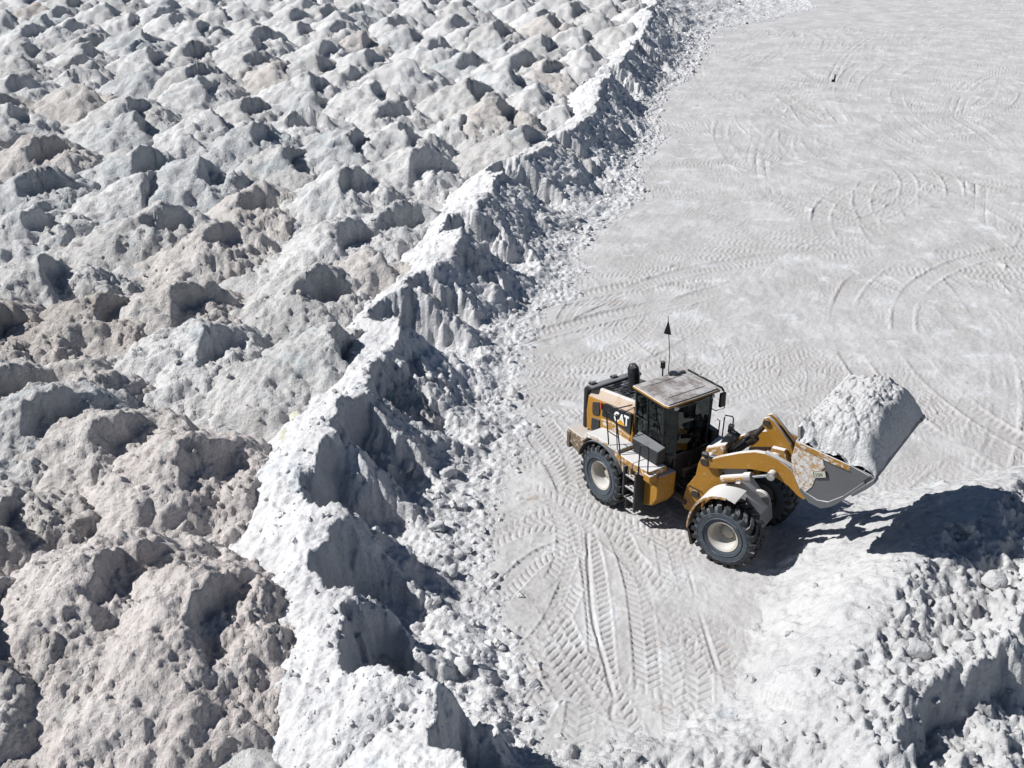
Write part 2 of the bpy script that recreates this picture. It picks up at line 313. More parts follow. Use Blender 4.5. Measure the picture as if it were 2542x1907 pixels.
for pts in [[(1485,1215),(1505,1300),(1535,1400),(1556,1462)], [(1268,1140),(1272,1240),(1282,1340),(1306,1430),(1330,1520)], [(1330,1500),(1320,1540),(1335,1560)]]:
    path_px(pts, 'rut', .10, 1.)

vrows = np.arange(-40, 1990, 2.36); rowY = np.array([at(1271, v)[1] for v in vrows])[::-1]; NR, NC = len(rowY), 620
rowD = rowY*cp+CAMH*sp
xl = np.minimum(np.interp(rowY, TY, TX), 60)-1.3; xl = xl-2.5*np.clip((19-rowY)/3, 0, 1)
xr = rowD*(IW/2/FPX)*1.03+1.0; xr = np.maximum(xr, xl+4)
T = np.linspace(0, 1, NC)
GXX = xl[:, None]+(xr-xl)[:, None]*T[None]; GYY = np.repeat(rowY[:, None], NC, 1)
GZ = .05*fbm(GXX*.3, GYY*.3, 4, 3)+.018*fbm(GXX*1.9, GYY*1.9, 4, 9, .6)
WORN = np.zeros_like(GZ)
for (P, kind, w, depth, per) in PATHS:
    m_ = w*1.4; y0, y1 = P[:, 1].min()-m_, P[:, 1].max()+m_; r0, r1 = np.searchsorted(rowY, [y0, y1])
    if r1-r0 < 2: continue
    X = GXX[r0:r1]; Y = GYY[r0:r1]; msk = (X > P[:, 0].min()-m_) & (X < P[:, 0].max()+m_)
    if not msk.any(): continue
    x = X[msk]; y = Y[msk]; d, sd_, s, _ = seg_dist(x, y, np.column_stack([P, np.zeros(len(P))])); d = d*sd_; L = np.hypot(*np.diff(P, axis=0).T).sum()
    sel = np.abs(d) < m_
    if not sel.any(): continue
    x, y, d, s = x[sel], y[sel], d[sel], s[sel]
    fade = sstep(0, .5, s)*sstep(L, L-.5, s)*np.clip(.45+1.5*fbm(x*.16+3, y*.16, 3, 21)+.55*sstep(36, 27, y), .04, 1.1)*depth
    if kind == 'tyre': dz = tyre_track(s+.02*fbm(x*3, y*3, 2, 8), d, w, per)
    elif kind == 'lane':
        a_ = np.abs(d)/w; dz = -.045*sstep(1., .75, a_)*(.7+.3*np.sin(s*26+a_*4))+.035*np.exp(-((a_-1.1)/.15)**2)
    elif kind == 'scuff': dz = scuff(s, d, w, per)
    else: dz = -.055*np.exp(-(d/(.05+.03*fbm(s*1.5, s*0, 2, 4)))**2)
    zz = GZ[r0:r1]; tmp = zz[msk]; t2 = tmp[sel]; base = .35*np.clip(t2, -.03, .05)+.65*t2 if kind != 'rut' else t2
    tmp[sel] = np.where(fade > .05, t2*(1-.7*np.minimum(fade, 1)*(np.abs(d) < w))+dz*fade, t2); zz[msk] = tmp
    ww = WORN[r0:r1]; tw = ww[msk]; tw[sel] = np.minimum(1, tw[sel]+(.5 if kind in ('lane', 'tyre') else .25)*np.minimum(fade, 1)*(np.abs(d) < w*1.05)); ww[msk] = tw
# small loose crumbs on the floor close to the banks and sparse elsewhere
dt = GXX-np.interp(rowY, TY, TX)[:, None]
crumb = sstep(2.5, 0, dt)+.12
GZ += np.where(perlin(GXX*1.3, GYY*1.3, 71) > .15, clods(GXX, GYY, .22, 77, .35)*np.minimum(crumb, 1)*.6, 0)
V = np.column_stack([GXX.ravel(), GYY.ravel(), GZ.ravel()]); Q = grid_quads(NR, NC)
far = [(-900, -300), (900, -300), (900, 1500), (-900, 1500)]
nb = len(V); n8 = 24; fx = np.linspace(-900, 900, n8); fy = np.linspace(-300, 1500, n8); FX, FY = np.meshgrid(fx, fy)
V = np.vstack([V, np.column_stack([FX.ravel(), FY.ravel(), np.full(FX.size, -.30)])]); Q = np.vstack([Q, grid_quads(n8, n8)+nb])
gm = np_mesh('ground', V, Q); at_ = gm.attributes.new('worn', 'FLOAT', 'POINT'); at_.data.foreach_set('value', np.concatenate([WORN.ravel(), np.zeros(len(V)-nb)]).astype(np.float32))
g = bpy.data.objects.new('ground', gm); g.data.materials.append(M['ground']); link(g); tag(g, kind='structure')

# ------------------------------------------------------------------ cut bank
def left_of(x, y, P):
    c = np.zeros(x.shape, int)
    for i in range(len(P)-1):
        (ax, ay), (bx, by) = P[i][:2], P[i+1][:2]
        if ay == by: continue
        m = ((ay > y) != (by > y)); xi = ax+(y-ay)/(by-ay)*(bx-ax); c += (m & (x < xi))
    return (c % 2) == 1
def bank_h(x, y, detail=True):
    wx = x+.22*fbm(x*.9, y*.9, 4, 31)+.06*perlin(x*4, y*4, 32); wy = y+.22*fbm(x*.9+50, y*.9, 4, 33)+.06*perlin(x*4+7, y*4, 34)
    d, _, arc, hc = seg_dist(wx, wy, CREST); lf = left_of(wx, wy, CREST); dt, _, _, _ = seg_dist(wx, wy, TOE); lt = left_of(wx, wy, TOE)
    hc = hc+.20*perlin(arc*.55, arc*0, 35)
    t = d/(d+dt+1e-6)
    zl = hc-.40*np.sqrt(d*d+.04)-.38*np.maximum(d-1.1, 0)+.08
    zr = hc*np.power(np.clip(1-t, 0, 1), 1.6)-.12*np.exp(-(t/.12)**2)+(1-t)*t*1.0*perlin(x*.6, y*.6, 36)
    zr = zr-.18*sstep(.35, .75, t)*(1-t)*2
    zr = np.where(lt, np.maximum(zr, .03), np.minimum(zr, .04-.22*dt))
    z = np.where(lf, zl, zr); cut = np.zeros(x.shape)
    for c, R, an, fl in BITES:
        m = (np.abs(x-c[0]-1.6) < 4.2) & (np.abs(y-c[1]) < 4.5)
        if not m.any(): continue
        ex, ey = wx[m]-c[0], wy[m]-c[1]; aa = ex*math.cos(an)+ey*math.sin(an); bb = -ex*math.sin(an)+ey*math.cos(an)
        Rs = R*(1+.16*np.maximum(aa, 0)/R); q = np.abs(bb)/Rs; back = R*.8*(1-np.sqrt(np.maximum(0, 1-np.minimum(q, 1)**2))); u = np.minimum(aa-back, (1-q)*Rs*.72)+.16*fbm(x[m]*1.1, y[m]*1.1, 3, 37)+.03*perlin(x[m]*8, y[m]*8, 57)
        zc = fl+.18*np.maximum(1.2-u, 0)+.12*np.maximum(aa-2.6, 0)+.10*perlin(x[m]*.9, y[m]*.9, 39); wall = 2.8-3.2*np.maximum(u, 0)
        zc = np.maximum(zc, wall); zc = np.where((q < 1) & (aa > -.3), zc, 9.)
        zm = z[m]; cu = np.minimum(zm, zc); z[m] = cu; cut[m] = np.maximum(cut[m], np.where(zc < zm, sstep(fl+.05, fl+.45, zc), 0))
    if detail:
        z = z+cut*(.07*billow(x*4, y*4, 4, 55, .7)+.08*fbm(x*1.5, y*1.5, 3, 56))
        rub = np.where(lf, .16, .62)*np.where(lt, 1, .4)*(1-.9*cut)
        patch = sstep(-.25, .35, perlin(x*.6, y*.6, 44))
        z = z+rub*(clods(x, y, .70, 41, .16)*.6*patch+clods(x, y, .26, 42, .45)*(.35+.4*patch)+clods(x, y, .11, 43, .95)*.9)
        z = z+np.where(lf, .11*fbm(x*.9, y*.9, 4, 45)+.035*billow(x*4.2, y*4.2, 3, 52, .7)+np.where(perlin(x*.8, y*.8, 54) > .05, clods(x, y, .22, 58, .35)*.6, 0), .06*fbm(x*2.2, y*2.2, 4, 47, .62)+.045*billow(x*3.4, y*3.4, 4, 53, .62)*(1-cut*.6))
    return z
def iso_rows(y0, y1, k):
    ys = [y0]
    while ys[-1] < y1: ys.append(ys[-1]+k*depth_of(ys[-1])/PX)
    return np.array(ys)
ry = iso_rows(12.6, 135, 1.7); NB = 190
bl = np.interp(ry, CY, CX); bl = np.array([bl[max(0, i-25):i+25].mean() for i in range(len(bl))])
x0 = bl-5.0; x1 = np.interp(ry, TY, TX)+.9; x1 = np.minimum(np.array([x1[max(0, i-12):i+12].max() for i in range(len(x1))]), bl+16)
T = np.linspace(0, 1, NB); BX = x0[:, None]+(x1-x0)[:, None]*T; BY = np.repeat(ry[:, None], NB, 1)
BZ = bank_h(BX, BY)
V = np.column_stack([BX.ravel(), BY.ravel(), BZ.ravel()]); Q = grid_quads(len(ry), NB); Q = Q[(V[Q, 2].max(1) > -.12)]
V, Q = compact(V, Q)
b = bpy.data.objects.new('cut_bank', np_mesh('cut_bank', V, Q)); b.data.materials.append(M['bank']); link(b)
tag(b, 'long white spoil bank with scooped shadowed cut face along the left of the floor', 'bank')

# ------------------------------------------------------------------ bed between the mounds
ry = iso_rows(13, 138, 4.2); NM = 170; x1 = np.interp(ry, CY, CX)-1.2; x0 = -depth_of(ry)*.49-4
MX = x0[:, None]+(x1-x0)[:, None]*np.linspace(0, 1, NM); MY = np.repeat(ry[:, None], NM, 1)
MZ = .62+.30*fbm(MX*.5, MY*.5, 3, 60)+clods(MX, MY, .5, 61, .7)*.7+clods(MX, MY, .25, 62, .8)*.5
o = bpy.data.objects.new('spoil_ground', np_mesh('spoil_ground', np.column_stack([MX.ravel(), MY.ravel(), MZ.ravel()]), grid_quads(len(ry), NM))); o.data.materials.append(TONES['grey white']); link(o); tag(o, kind='structure')

# ------------------------------------------------------------------ dumped mounds
def zone(x0, y0, s, pts): return [(x0+s*p[0], y0+s*p[1]) + tuple(p[2:]) for p in pts]
K = 640/2212
PEAKS = zone(0, 0, K, [(30,70),(270,200),(530,40),(640,160),(330,10,'rust'),(910,20),(800,275),(1130,110),(1210,245),(200,350),(180,470),(690,460),(690,575),(1270,400),(1410,40),(1490,105),(1650,10),(1900,70),(1860,215),(1670,345),(150,625),(1260,590),(1720,655),(1110,805),(650,860),(60,885),(1150,960),(1810,930),(340,1140),(1650,1135),(1225,1245),(1690,1350),(330,1425)])
PEAKS += zone(560, 0, K, [(130,10),(590,65),(640,180),(850,30),(980,160),(1160,20),(1440,20),(1470,110),(1690,10),(1990,115),(2110,40),(300,220),(250,415),(570,390),(490,520),(860,330),(790,460),(1180,270),(1210,415),(1570,215),(1800,315),(2130,220),(720,610),(1090,550),(1260,690),(1570,495),(2090,445),(750,770),(330,645),(200,825),(260,1045),(690,920),(1430,855),(2110,665),(1500,1050),(1080,1120),(520,1240),(1760,1110),(1650,1260),(1050,1430)])
PEAKS += zone(1100, 0, K, [(470,170),(660,0),(920,110),(1120,10),(1370,20),(1190,220),(1570,190),(1720,25),(560,355),(700,420),(930,500),(570,590),(800,720),(460,830),(1070,890),(710,1080)])
PEAKS += zone(0, 420, K, [(260,330),(330,770),(1270,30),(1400,280),(1540,390),(1880,440),(2080,410),(-30,1150),(850,1085),(1600,960),(1670,1040),(1790,1320)])
PEAKS += zone(560, 420, K, [(310,120),(1040,400),(1520,260),(1290,720),(800,820),(400,940),(920,1370)])
PEAKS += zone(0, 600, .407, [(40,745),(240,900),(690,1030),(1150,1190),(-60,1560)])
PEAKS += zone(0, 1250, .407, [(600,290),(1230,440),(-160,60),(-250,620)])
PEAKS += [(-70,150),(-60,330),(-80,520),(-90,760),(-130,1050),(60,-20),(300,-25),(520,-22),(760,-25),(960,-22),(1180,-25),(1400,-20)]
keep = []
for p in PEAKS:                      # drop marks that fall on the same heap
    w = at(p[0], p[1], 2.2)
    if all(np.hypot(*(w[:2]-q[0][:2])) > (3.3 if w[1] > 60 else 2.6 if w[1] > 40 else 2.0) for q in keep): keep.append((w, p))
fr_ = random.Random(12)
for i in range(900):
    if len(keep) > 168: break
    yy = fr_.uniform(34, 128); xx = fr_.uniform(-depth_of(yy)*.48, float(np.interp(yy, CY, CX))-3.2); w = np.array([xx, yy, 2.1])
    if all(np.hypot(*(w[:2]-q[0][:2])) > 4.1 for q in keep):
        dd = depth_of(yy, 2.1); u_ = IW/2+FPX*xx/dd; v_ = IH/2-FPX*(yy*sp+(2.1-CAMH)*cp)/dd; keep.append((w, (u_, v_)))
def mound_mesh(name, apex, h, tail, phi, seed, size, scoop, rough=1.):
    dep = depth_of(apex[1], 1.); st = max(2.1*dep/PX, .045)
    a = np.arange(-3.6*size, 5.6*size, st); bb = np.arange(-3.6*size, 3.6*size, st); A, B = np.meshgrid(a, bb, indexing='ij')
    ct, s_ = math.cos(tail), math.sin(tail); x = A*ct-B*s_; y = A*s_+B*ct; X = x+apex[0]; Y = y+apex[1]
    A2 = A+.45*fbm(X*.6, Y*.6, 4, seed)+.07*perlin(X*3, Y*3, seed+3); B2 = B+.45*fbm(X*.6+30, Y*.6, 4, seed+5)
    rnd = .11 if apex[1] > 34 else .20
    cone = lambda A_, B_, hh: hh-(np.sqrt((.47*np.maximum(A_, 0))**2+(.74*np.maximum(-A_, 0))**2+(.70*B_)**2+rnd)-math.sqrt(rnd)+.02)/size**.25
    zc = cone(A2, B2, h); sr = random.Random(seed)
    for _ in range(sr.choice([0, 0, 1, 1]) if apex[1] > 26 else 0):
        an_ = sr.uniform(0, 6.28); rr_ = sr.uniform(.7, 1.5)*size; z2 = cone(A2-rr_*math.cos(an_), B2-rr_*math.sin(an_)*.8, h*sr.uniform(.72, .92)); zc = np.maximum(zc, z2)
    px = x*math.cos(phi)+y*math.sin(phi); tt = -x*math.sin(phi)+y*math.cos(phi)
    e = px-.02-.30*tt*tt+.24*fbm(X*1.0, Y*1.0, 3, seed+9)+.06*perlin(X*4.5, Y*4.5, seed+12)
    D = scoop*h*np.exp(-(tt/(.85*size))**2)
    z = zc-D*sstep(.0, .28, e)*np.exp(-(np.maximum(e-.34, 0)/.75)**2)
    wr = sstep(.1, .6, e)*sstep(3.4, 1.4, np.abs(tt)); face = sstep(0, .12, e)*sstep(.55, .35, e)
    low = sstep(1.1, .3, z)
    rub = np.clip(.10+.75*wr+.5*low, 0, 1)*(1-.75*face)*rough
    patch = sstep(-.3, .4, perlin(X*.8, Y*.8, seed+20))
    z = z+rub*(clods(X, Y, .62, seed+30, .4)*.62*patch+clods(X, Y, .30, seed+31, .7)*.8+(clods(X, Y, .14, seed+32, .95)*1.0 if st < .085 else 0))
    z = z+.14*fbm(X*1.2, Y*1.2, 4, seed+40, .58)-.08*np.abs(fbm(X*.9+7, Y*.9, 3, seed+47))+(.030+.07*rub)*billow(X*3.6, Y*3.6, 4 if st < .07 else 2, seed+60, .68)+.05*fbm(A*1.0, B*4.5, 3, seed+44)*(1-wr)*(A > -.5)
    z = z+.10*np.exp(-(e/.14)**2)*np.exp(-(tt/1.2)**2)*(perlin(X*3, Y*3, seed+50)+.4)
    z = z-3.*sstep(.80, 1., np.maximum(np.abs(B)/(3.6*size), np.where(A > 0, A/(5.6*size), -A/(3.6*size))))
    Vv = np.column_stack([x.ravel(), y.ravel(), z.ravel()]); Qq = grid_quads(len(a), len(bb)); Qq = Qq[Vv[Qq, 2].min(1) > .05]
    Vv, Qq = compact(Vv, Qq); return np_mesh(name, Vv, Qq)
mr = random.Random(3)
ORD = ['first','second','third','fourth','fifth','sixth','seventh','eighth','ninth','tenth','eleventh','twelfth','thirteenth','fourteenth','fifteenth','sixteenth','seventeenth','eighteenth','nineteenth','twentieth']
def nth(i): return ORD[i] if i < len(ORD) else 'twenty-'+ORD[i-20] if i < 29 else 'thirtieth' if i == 29 else 'thirty-'+ORD[i-30]
items = []
for w, p in keep:
    yy = w[1]; u, v = p[0], p[1]
    if len(p) > 2: tone = 'brown stained'
    elif v > 1200: tone = mr.choice(['pinkish', 'beige'])
    elif v > 900: tone = mr.choice(['beige', 'pinkish', 'grey white', 'beige'])
    elif u < 360 and v > 560: tone = mr.choice(['beige', 'brown stained', 'grey white', 'pinkish'])
    elif v > 500: tone = mr.choice(['white', 'grey white', 'white', 'beige']) if u > 550 else mr.choice(['grey white', 'beige', 'white', 'brown stained'])
    else: tone = mr.choice(['white', 'white', 'white', 'grey white', 'grey white', 'bluish grey', 'beige'])
    h = mr.uniform(2.2, 2.9) if v < 420 else mr.uniform(2.0, 2.6) if v < 900 else mr.uniform(2.35, 2.7)
    items.append(dict(u=u, v=v, tone=tone, h=h, apex=at(u, v, h), tail=rad(218)+mr.gauss(0, .28), phi=rad(-22)+mr.gauss(0, .5), size=mr.choice([1.1, 1.2, 1.3]) if v < 420 else mr.choice([.95, 1.05, 1.15, 1.25]) if v < 1000 else (mr.uniform(1.02, 1.15) if v < 1250 else 1.38), scoop=mr.uniform(.36, .66) if v < 950 else mr.uniform(.24, .36)))
items.sort(key=lambda d: -d['v'])
rows, cur = [], []
for it in items:                      # rows of the photo, from the bottom up
    if cur and cur[0]['v']-it['v'] > 26+cur[0]['v']*.10: rows.append(cur); cur = []
    cur.append(it)
rows.append(cur)
n = 0
for ri, row in enumerate(rows):
    row.sort(key=lambda d: d['u'])
    for ci, it in enumerate(row):
        o = bpy.data.objects.new('spoil_mound', mound_mesh('spoil_mound', it['apex'], it['h'], it['tail'], it['phi'], 100+n*7, it['size'], it['scoop'], .55 if it['v'] > 950 else .9)); n += 1
        o.data.materials.append(TONES[it['tone']]); o.location = (it['apex'][0], it['apex'][1], 0); link(o)
        where = f"{nth(ci)} from left in {nth(ri)} mound row from bottom"
        tag(o, f"{it['tone']} dumped mound, {where}", 'spoil mound', 'dumped spoil mounds left of the bank')

# ------------------------------------------------------------------ pile the loader is climbing, lower right
RA = [np.array([*ato(u, v, z)[:2], z]) for u, v, z in [(2420,930,.9),(2300,990,1.25),(2160,1075,1.65),(2060,1140,1.75),(1992,1205,1.85),(1938,1290,1.9),(1888,1380,1.9),(1835,1475,1.75),(1780,1555,1.35),(1690,1600,.95),(1520,1625,.6),(1350,1640,.4),(1180,1690,.35)]]
TA = [np.array([*ato(u, v, 0)[:2], 0]) for u, v in [(2330,985),(2211,1008),(2060,1040),(1900,1065),(1760,1110),(1690,1150),(1668,1215),(1655,1290),(1636,1380),(1600,1460),(1520,1540),(1430,1585),(1300,1615),(1120,1660)]]
RB = [np.array([*ato(u, v, z)[:2], z]) for u, v, z in [(2420,1220,1.8),(2300,1300,1.9),(2180,1370,1.95),(2110,1400,1.95),(2050,1440,2.0),(1965,1478,2.0),(1925,1530,1.85),(1940,1600,1.75),(1990,1680,1.7),(2040,1760,1.6)]]
def pile_h(x, y, detail=True):
    wx = x+.15*fbm(x*1.0, y*1.0, 3, 131)+.05*perlin(x*5, y*5, 132); wy = y+.15*fbm(x+30, y, 3, 133)+.05*perlin(x*5+9, y*5, 135)
    da, sa_, _, za = seg_dist(wx, wy, RA); la = sa_ < 0        # walking down the photo: right of walking = left in the photo
    dtt, sT, _, _ = seg_dist(wx, wy, TA)
    inside = sT < 0
    t = dtt/(dtt+da+1e-6)
    front = sa_ > 0                                             # side of the loader
    zfront = np.where(inside | True, za*(.55*(1-(1-t)**1.8)+.45*sstep(0, 1, t)), 0); zfront = np.where((sT > 0) & front, -.25*dtt, zfront)
    zback = za-.34*da
    z = np.where(front, zfront, zback)
    db, sb, _, zb = seg_dist(wx+.45*fbm(x*.7, y*.7, 3, 161), wy+.45*fbm(x*.7+9, y*.7, 3, 162), RB); zb = zb+.35*perlin(x*.5, y*.5, 163)
    zB = np.where(sb > 0, zb-.50*db, np.maximum(zb-1.9*np.maximum(db-.05, 0), .95-.05*db+.35*perlin(x*.4, y*.4, 137)))
    z = np.where(front, z, np.maximum(z*1., np.where(sb > 0, zB, zB)))
    z = np.where((~front) & (sb <= 0), zB, z)
    if detail:
        rub = np.where(front, sstep(.35, .05, da)*.5+.05, .75)
        bottom = sstep(17.3, 16.2, y); rub = np.maximum(rub, bottom*.9)
        patch = sstep(-.3, .3, perlin(x*.7, y*.7, 144))
        z = z+rub*(clods(x, y, .70, 141, .22)*.7*patch+clods(x, y, .24, 142, .45)*.5+clods(x, y, .11, 143, .95)*.9)
        z = z+np.where(front, .04, .17)*fbm(x*1.5, y*1.5, 4, 145, .6)+np.where(front, .02, .05)*fbm(x*6, y*6, 3, 146)
        z = z+np.where(front, .018, .08)*billow(x*2.3, y*2.3, 4, 152)+np.exp(-(db/.2)**2)*.15*perlin(x*5, y*5, 147)
        sparse = (perlin(x*1.1, y*1.1, 149) > .1)
        z = z+np.where(front & sparse, clods(x, y, .30, 148, .3)*.5, 0)
    return z
gx = np.arange(-1.5, 15.5, .041); gy = np.arange(13.3, 26.5, .043); PXX, PYY = np.meshgrid(gx, gy)
PZ = pile_h(PXX, PYY)
V = np.column_stack([PXX.ravel(), PYY.ravel(), PZ.ravel()]); Q = grid_quads(len(gy), len(gx)); Q = Q[V[Q, 2].max(1) > -.03]
V, Q = compact(V, Q)
o = bpy.data.objects.new('spoil_pile', np_mesh('spoil_pile', V, Q)); o.data.materials.append(M['white']); link(o)
tag(o, 'bright white spoil pile with rubbly crest sloping up ahead of the loader', 'spoil pile')

# ------------------------------------------------------------------ loose lumps
def ico(sub):
    bm = bmesh.new(); bmesh.ops.create_icosphere(bm, subdivisions=sub, radius=1); v = np.array([q.co[:] for q in bm.verts]); f = np.array([[x.index for x in q.verts] for q in bm.faces]); bm.free(); return v, f
I1, I2 = ico(1), ico(2)
I3 = ico(3)
def lump(base, r, seed, flat=.75):
    v, f = base; lr = np.random.default_rng(seed); d = v.copy()
    n_ = fbm(v[:, 0]*1.1+lr.uniform(0, 90), v[:, 1]*1.1+v[:, 2]*.9+lr.uniform(0, 90), 3, seed % 97)
    d = d*(1+.42*n_)[:, None]
    for _ in range(9):
        nrm = lr.normal(size=3); nrm /= np.linalg.norm(nrm); k = lr.uniform(.45, .8); pr_ = d@nrm; d = d-np.maximum(pr_-k, 0)[:, None]*nrm*.85
    sc = np.array([lr.uniform(.8, 1.3), lr.uniform(.7, 1.1), flat*lr.uniform(.8, 1.15)]); an = lr.uniform(0, 6.28); R = np.array([[math.cos(an), -math.sin(an), 0], [math.sin(an), math.cos(an), 0], [0, 0, 1]])
    return (d*sc*r)@R.T, f
def scatter(name, pts, radii, mat, label, cat, protos=14, small=.06):
    PB = [lump(I2, 1, 900+i) for i in range(protos)]; PS = [lump(I1, 1, 950+i) for i in range(protos)]; Vs, Fs, k = [], [], 0
    for (x, y, z), r in zip(pts, radii):
        v, f = (PB if r > small else PS)[rng.integers(protos)]; a = rng.uniform(0, 6.28); c, s_ = math.cos(a), math.sin(a)
        q = v*r; q = np.column_stack([q[:, 0]*c-q[:, 1]*s_+x, q[:, 0]*s_+q[:, 1]*c+y, q[:, 2]+z+.25*r]); Vs.append(q); Fs.append(f+k); k += len(v)
    o = bpy.data.objects.new(name, np_mesh(name, np.vstack(Vs), np.vstack(Fs), False)); o.data.materials.append(mat); link(o); tag(o, label, cat, kind='stuff'); return o
def pick(n, fy, fx, hfun, rlo, rhi, pw=3):
    ys = fy(n); xs = fx(ys); z = hfun(xs, ys); r = rlo+(rhi-rlo)*rng.random(n)**pw; return np.column_stack([xs, ys, z]), r
# talus along the bank (denser near the camera, where single lumps show)
fy = lambda n: 14.5+(120-14.5)*rng.random(n)**2.1
def fx(ys):
    c = np.interp(ys, CY, CX); t = np.interp(ys, TY, TX); return c+.5+(t-c+.3)*rng.beta(1.6, 1.3, len(ys))
P1, R1 = pick(2600, fy, fx, bank_h, .015, .15, 7)
scatter('talus_lumps', P1, R1*(.85+P1[:, 1]/90), M['bank'], 'loose white lumps strewn over the foot of the cut bank', 'rubble')
def fxl(ys): return np.interp(ys, CY, CX)-rng.beta(1.2, 1.5, len(ys))*3.2
P2, R2 = pick(900, lambda n: 14.5+40*rng.random(n)**1.6, fxl, bank_h, .02, .10, 4)
scatter('crest_lumps', P2, R2, M['bank'], 'small white lumps on the sunlit back of the cut bank', 'rubble')
def fxp(ys): return rng.uniform(-1, 13, len(ys))
P3, R3 = pick(1500, lambda n: rng.uniform(14, 25, n), fxp, pile_h, .016, .14, 6)
d3, s3, _, _ = seg_dist(P3[:, 0], P3[:, 1], RA); k3 = (P3[:, 2] > .12) & ((s3 < 0) | (d3 < .5) | (P3[:, 1] < 17) | (rng.random(len(P3)) < .06))
scatter('pile_lumps', P3[k3], R3[k3], M['white'], 'loose white lumps covering the crest and back of the lower right pile', 'rubble')
# lumps on the near mounds
Ls, Rs = [], []
dg = bpy.context.evaluated_depsgraph_get()
for o in [o for o in COL.objects if o.name.startswith('spoil_mound') and o.location.y < 46]:
    co = np.empty(len(o.data.vertices)*3, np.float32); o.data.vertices.foreach_get('co', co); co = co.reshape(-1, 3); nn = int(90*min(1, 24/o.location.y))
    for i in rng.integers(0, len(co), nn): Ls.append(co[i]+np.array(o.location)); Rs.append(.022+.11*rng.random()**4)
scatter('mound_lumps', Ls, Rs, TONES['beige'], 'small pale lumps lying on the near mounds', 'rubble')
# the large lumps one can pick out
BIG = [(1110,1180,.38,.45,'bank','rounded white boulder with long shadow at the bank foot, left of the rear wheel'),
       (1012,1160,.34,.5,'bank','angular white boulder left of the rounded one at the foot of the bank'),
       (1120,1430,.30,.4,'bank','white boulder at the foot of the bank below the second deep scoop'),
       (1085,1315,.28,.4,'bank','pale flat-topped boulder at the foot of the bank beside the tyre prints'),
       (1275,985,.30,.5,'white','bright white block lying on the talus left of the loader'),
       (1300,750,.22,.2,'bank','grey lump at the very edge of the talus upper left of the flag'),
       (1335,770,.13,.03,'bank','small lone stone on the floor beyond the talus edge'),
       (2395,1316,.24,1.75,'white','rounded white boulder at the tip of the bucket shadow'),
       (2465,1455,.42,1.7,'white','large grey boulder on the rubbly crest at the right edge'),
       (2270,1620,.36,1.8,'white','cracked white boulder in the hollow of the lower right pile'),
       (2235,1610,.26,1.85,'white','white slab leaning beside the cracked boulder on the lower right pile'),
       (1850,1685,.13,.1,'white','left one of the two stones on the bright slope near the bottom'),
       (1868,1692,.11,.1,'white','right one of the two stones on the bright slope near the bottom'),
       (170,1830,.16,1.1,'white','smooth white stone on the slope of the bottom left mound'),
       (1068,940,.22,.8,'bank','white stone half way up the talus left of the engine hood'),
       (1150,1655,.26,.5,'bank','boulder on the talus near the bottom edge')]
def surf(u, v, z0, fn):
    z = z0
    for _ in range(8): p = at(u, v, z); z = .5*z+.5*float(fn(np.array([p[0]]), np.array([p[1]]), False)[0])
    return at(u, v, max(z, 0))
for i, (u, v, r, z0, mt, lb) in enumerate(BIG):
    vv, f = lump(I3, r*.85, 40+i, .72); p = surf(u, v, z0, pile_h if mt == 'white' and u > 1400 else bank_h) if u > 900 else at(u, v, z0)
    vv = vv*(1+.07*fbm(vv[:, 0]*9, vv[:, 1]*9+vv[:, 2]*7, 3, i))[:, None]
    o = bpy.data.objects.new('boulder', np_mesh('boulder', vv, f)); o.data.materials.append(M[mt]); o.location = (p[0], p[1], p[2]+.30*r); link(o); tag(o, lb, 'boulder')
# pale yellow crusts on the bank
for i, (u, v, r, lb) in enumerate([(735,1010,.42,'pale yellow sulphur coloured slab showing on the bank, upper one of two'), (705,1062,.36,'pale yellow sulphur coloured slab showing on the bank, lower one of two')]):
    vv, f = lump(I2, r*.62, 70+i, .3); p = at(u, v, 1.75); o = bpy.data.objects.new('yellow_slab', np_mesh('yellow_slab', vv, f, False)); o.data.materials.append(M['sulphur']); o.location = (p[0], p[1], float(bank_h(np.array([p[0]]), np.array([p[1]]))[0])-.04); o.rotation_euler = (.1, -.45, .6); link(o); tag(o, lb, 'slab')
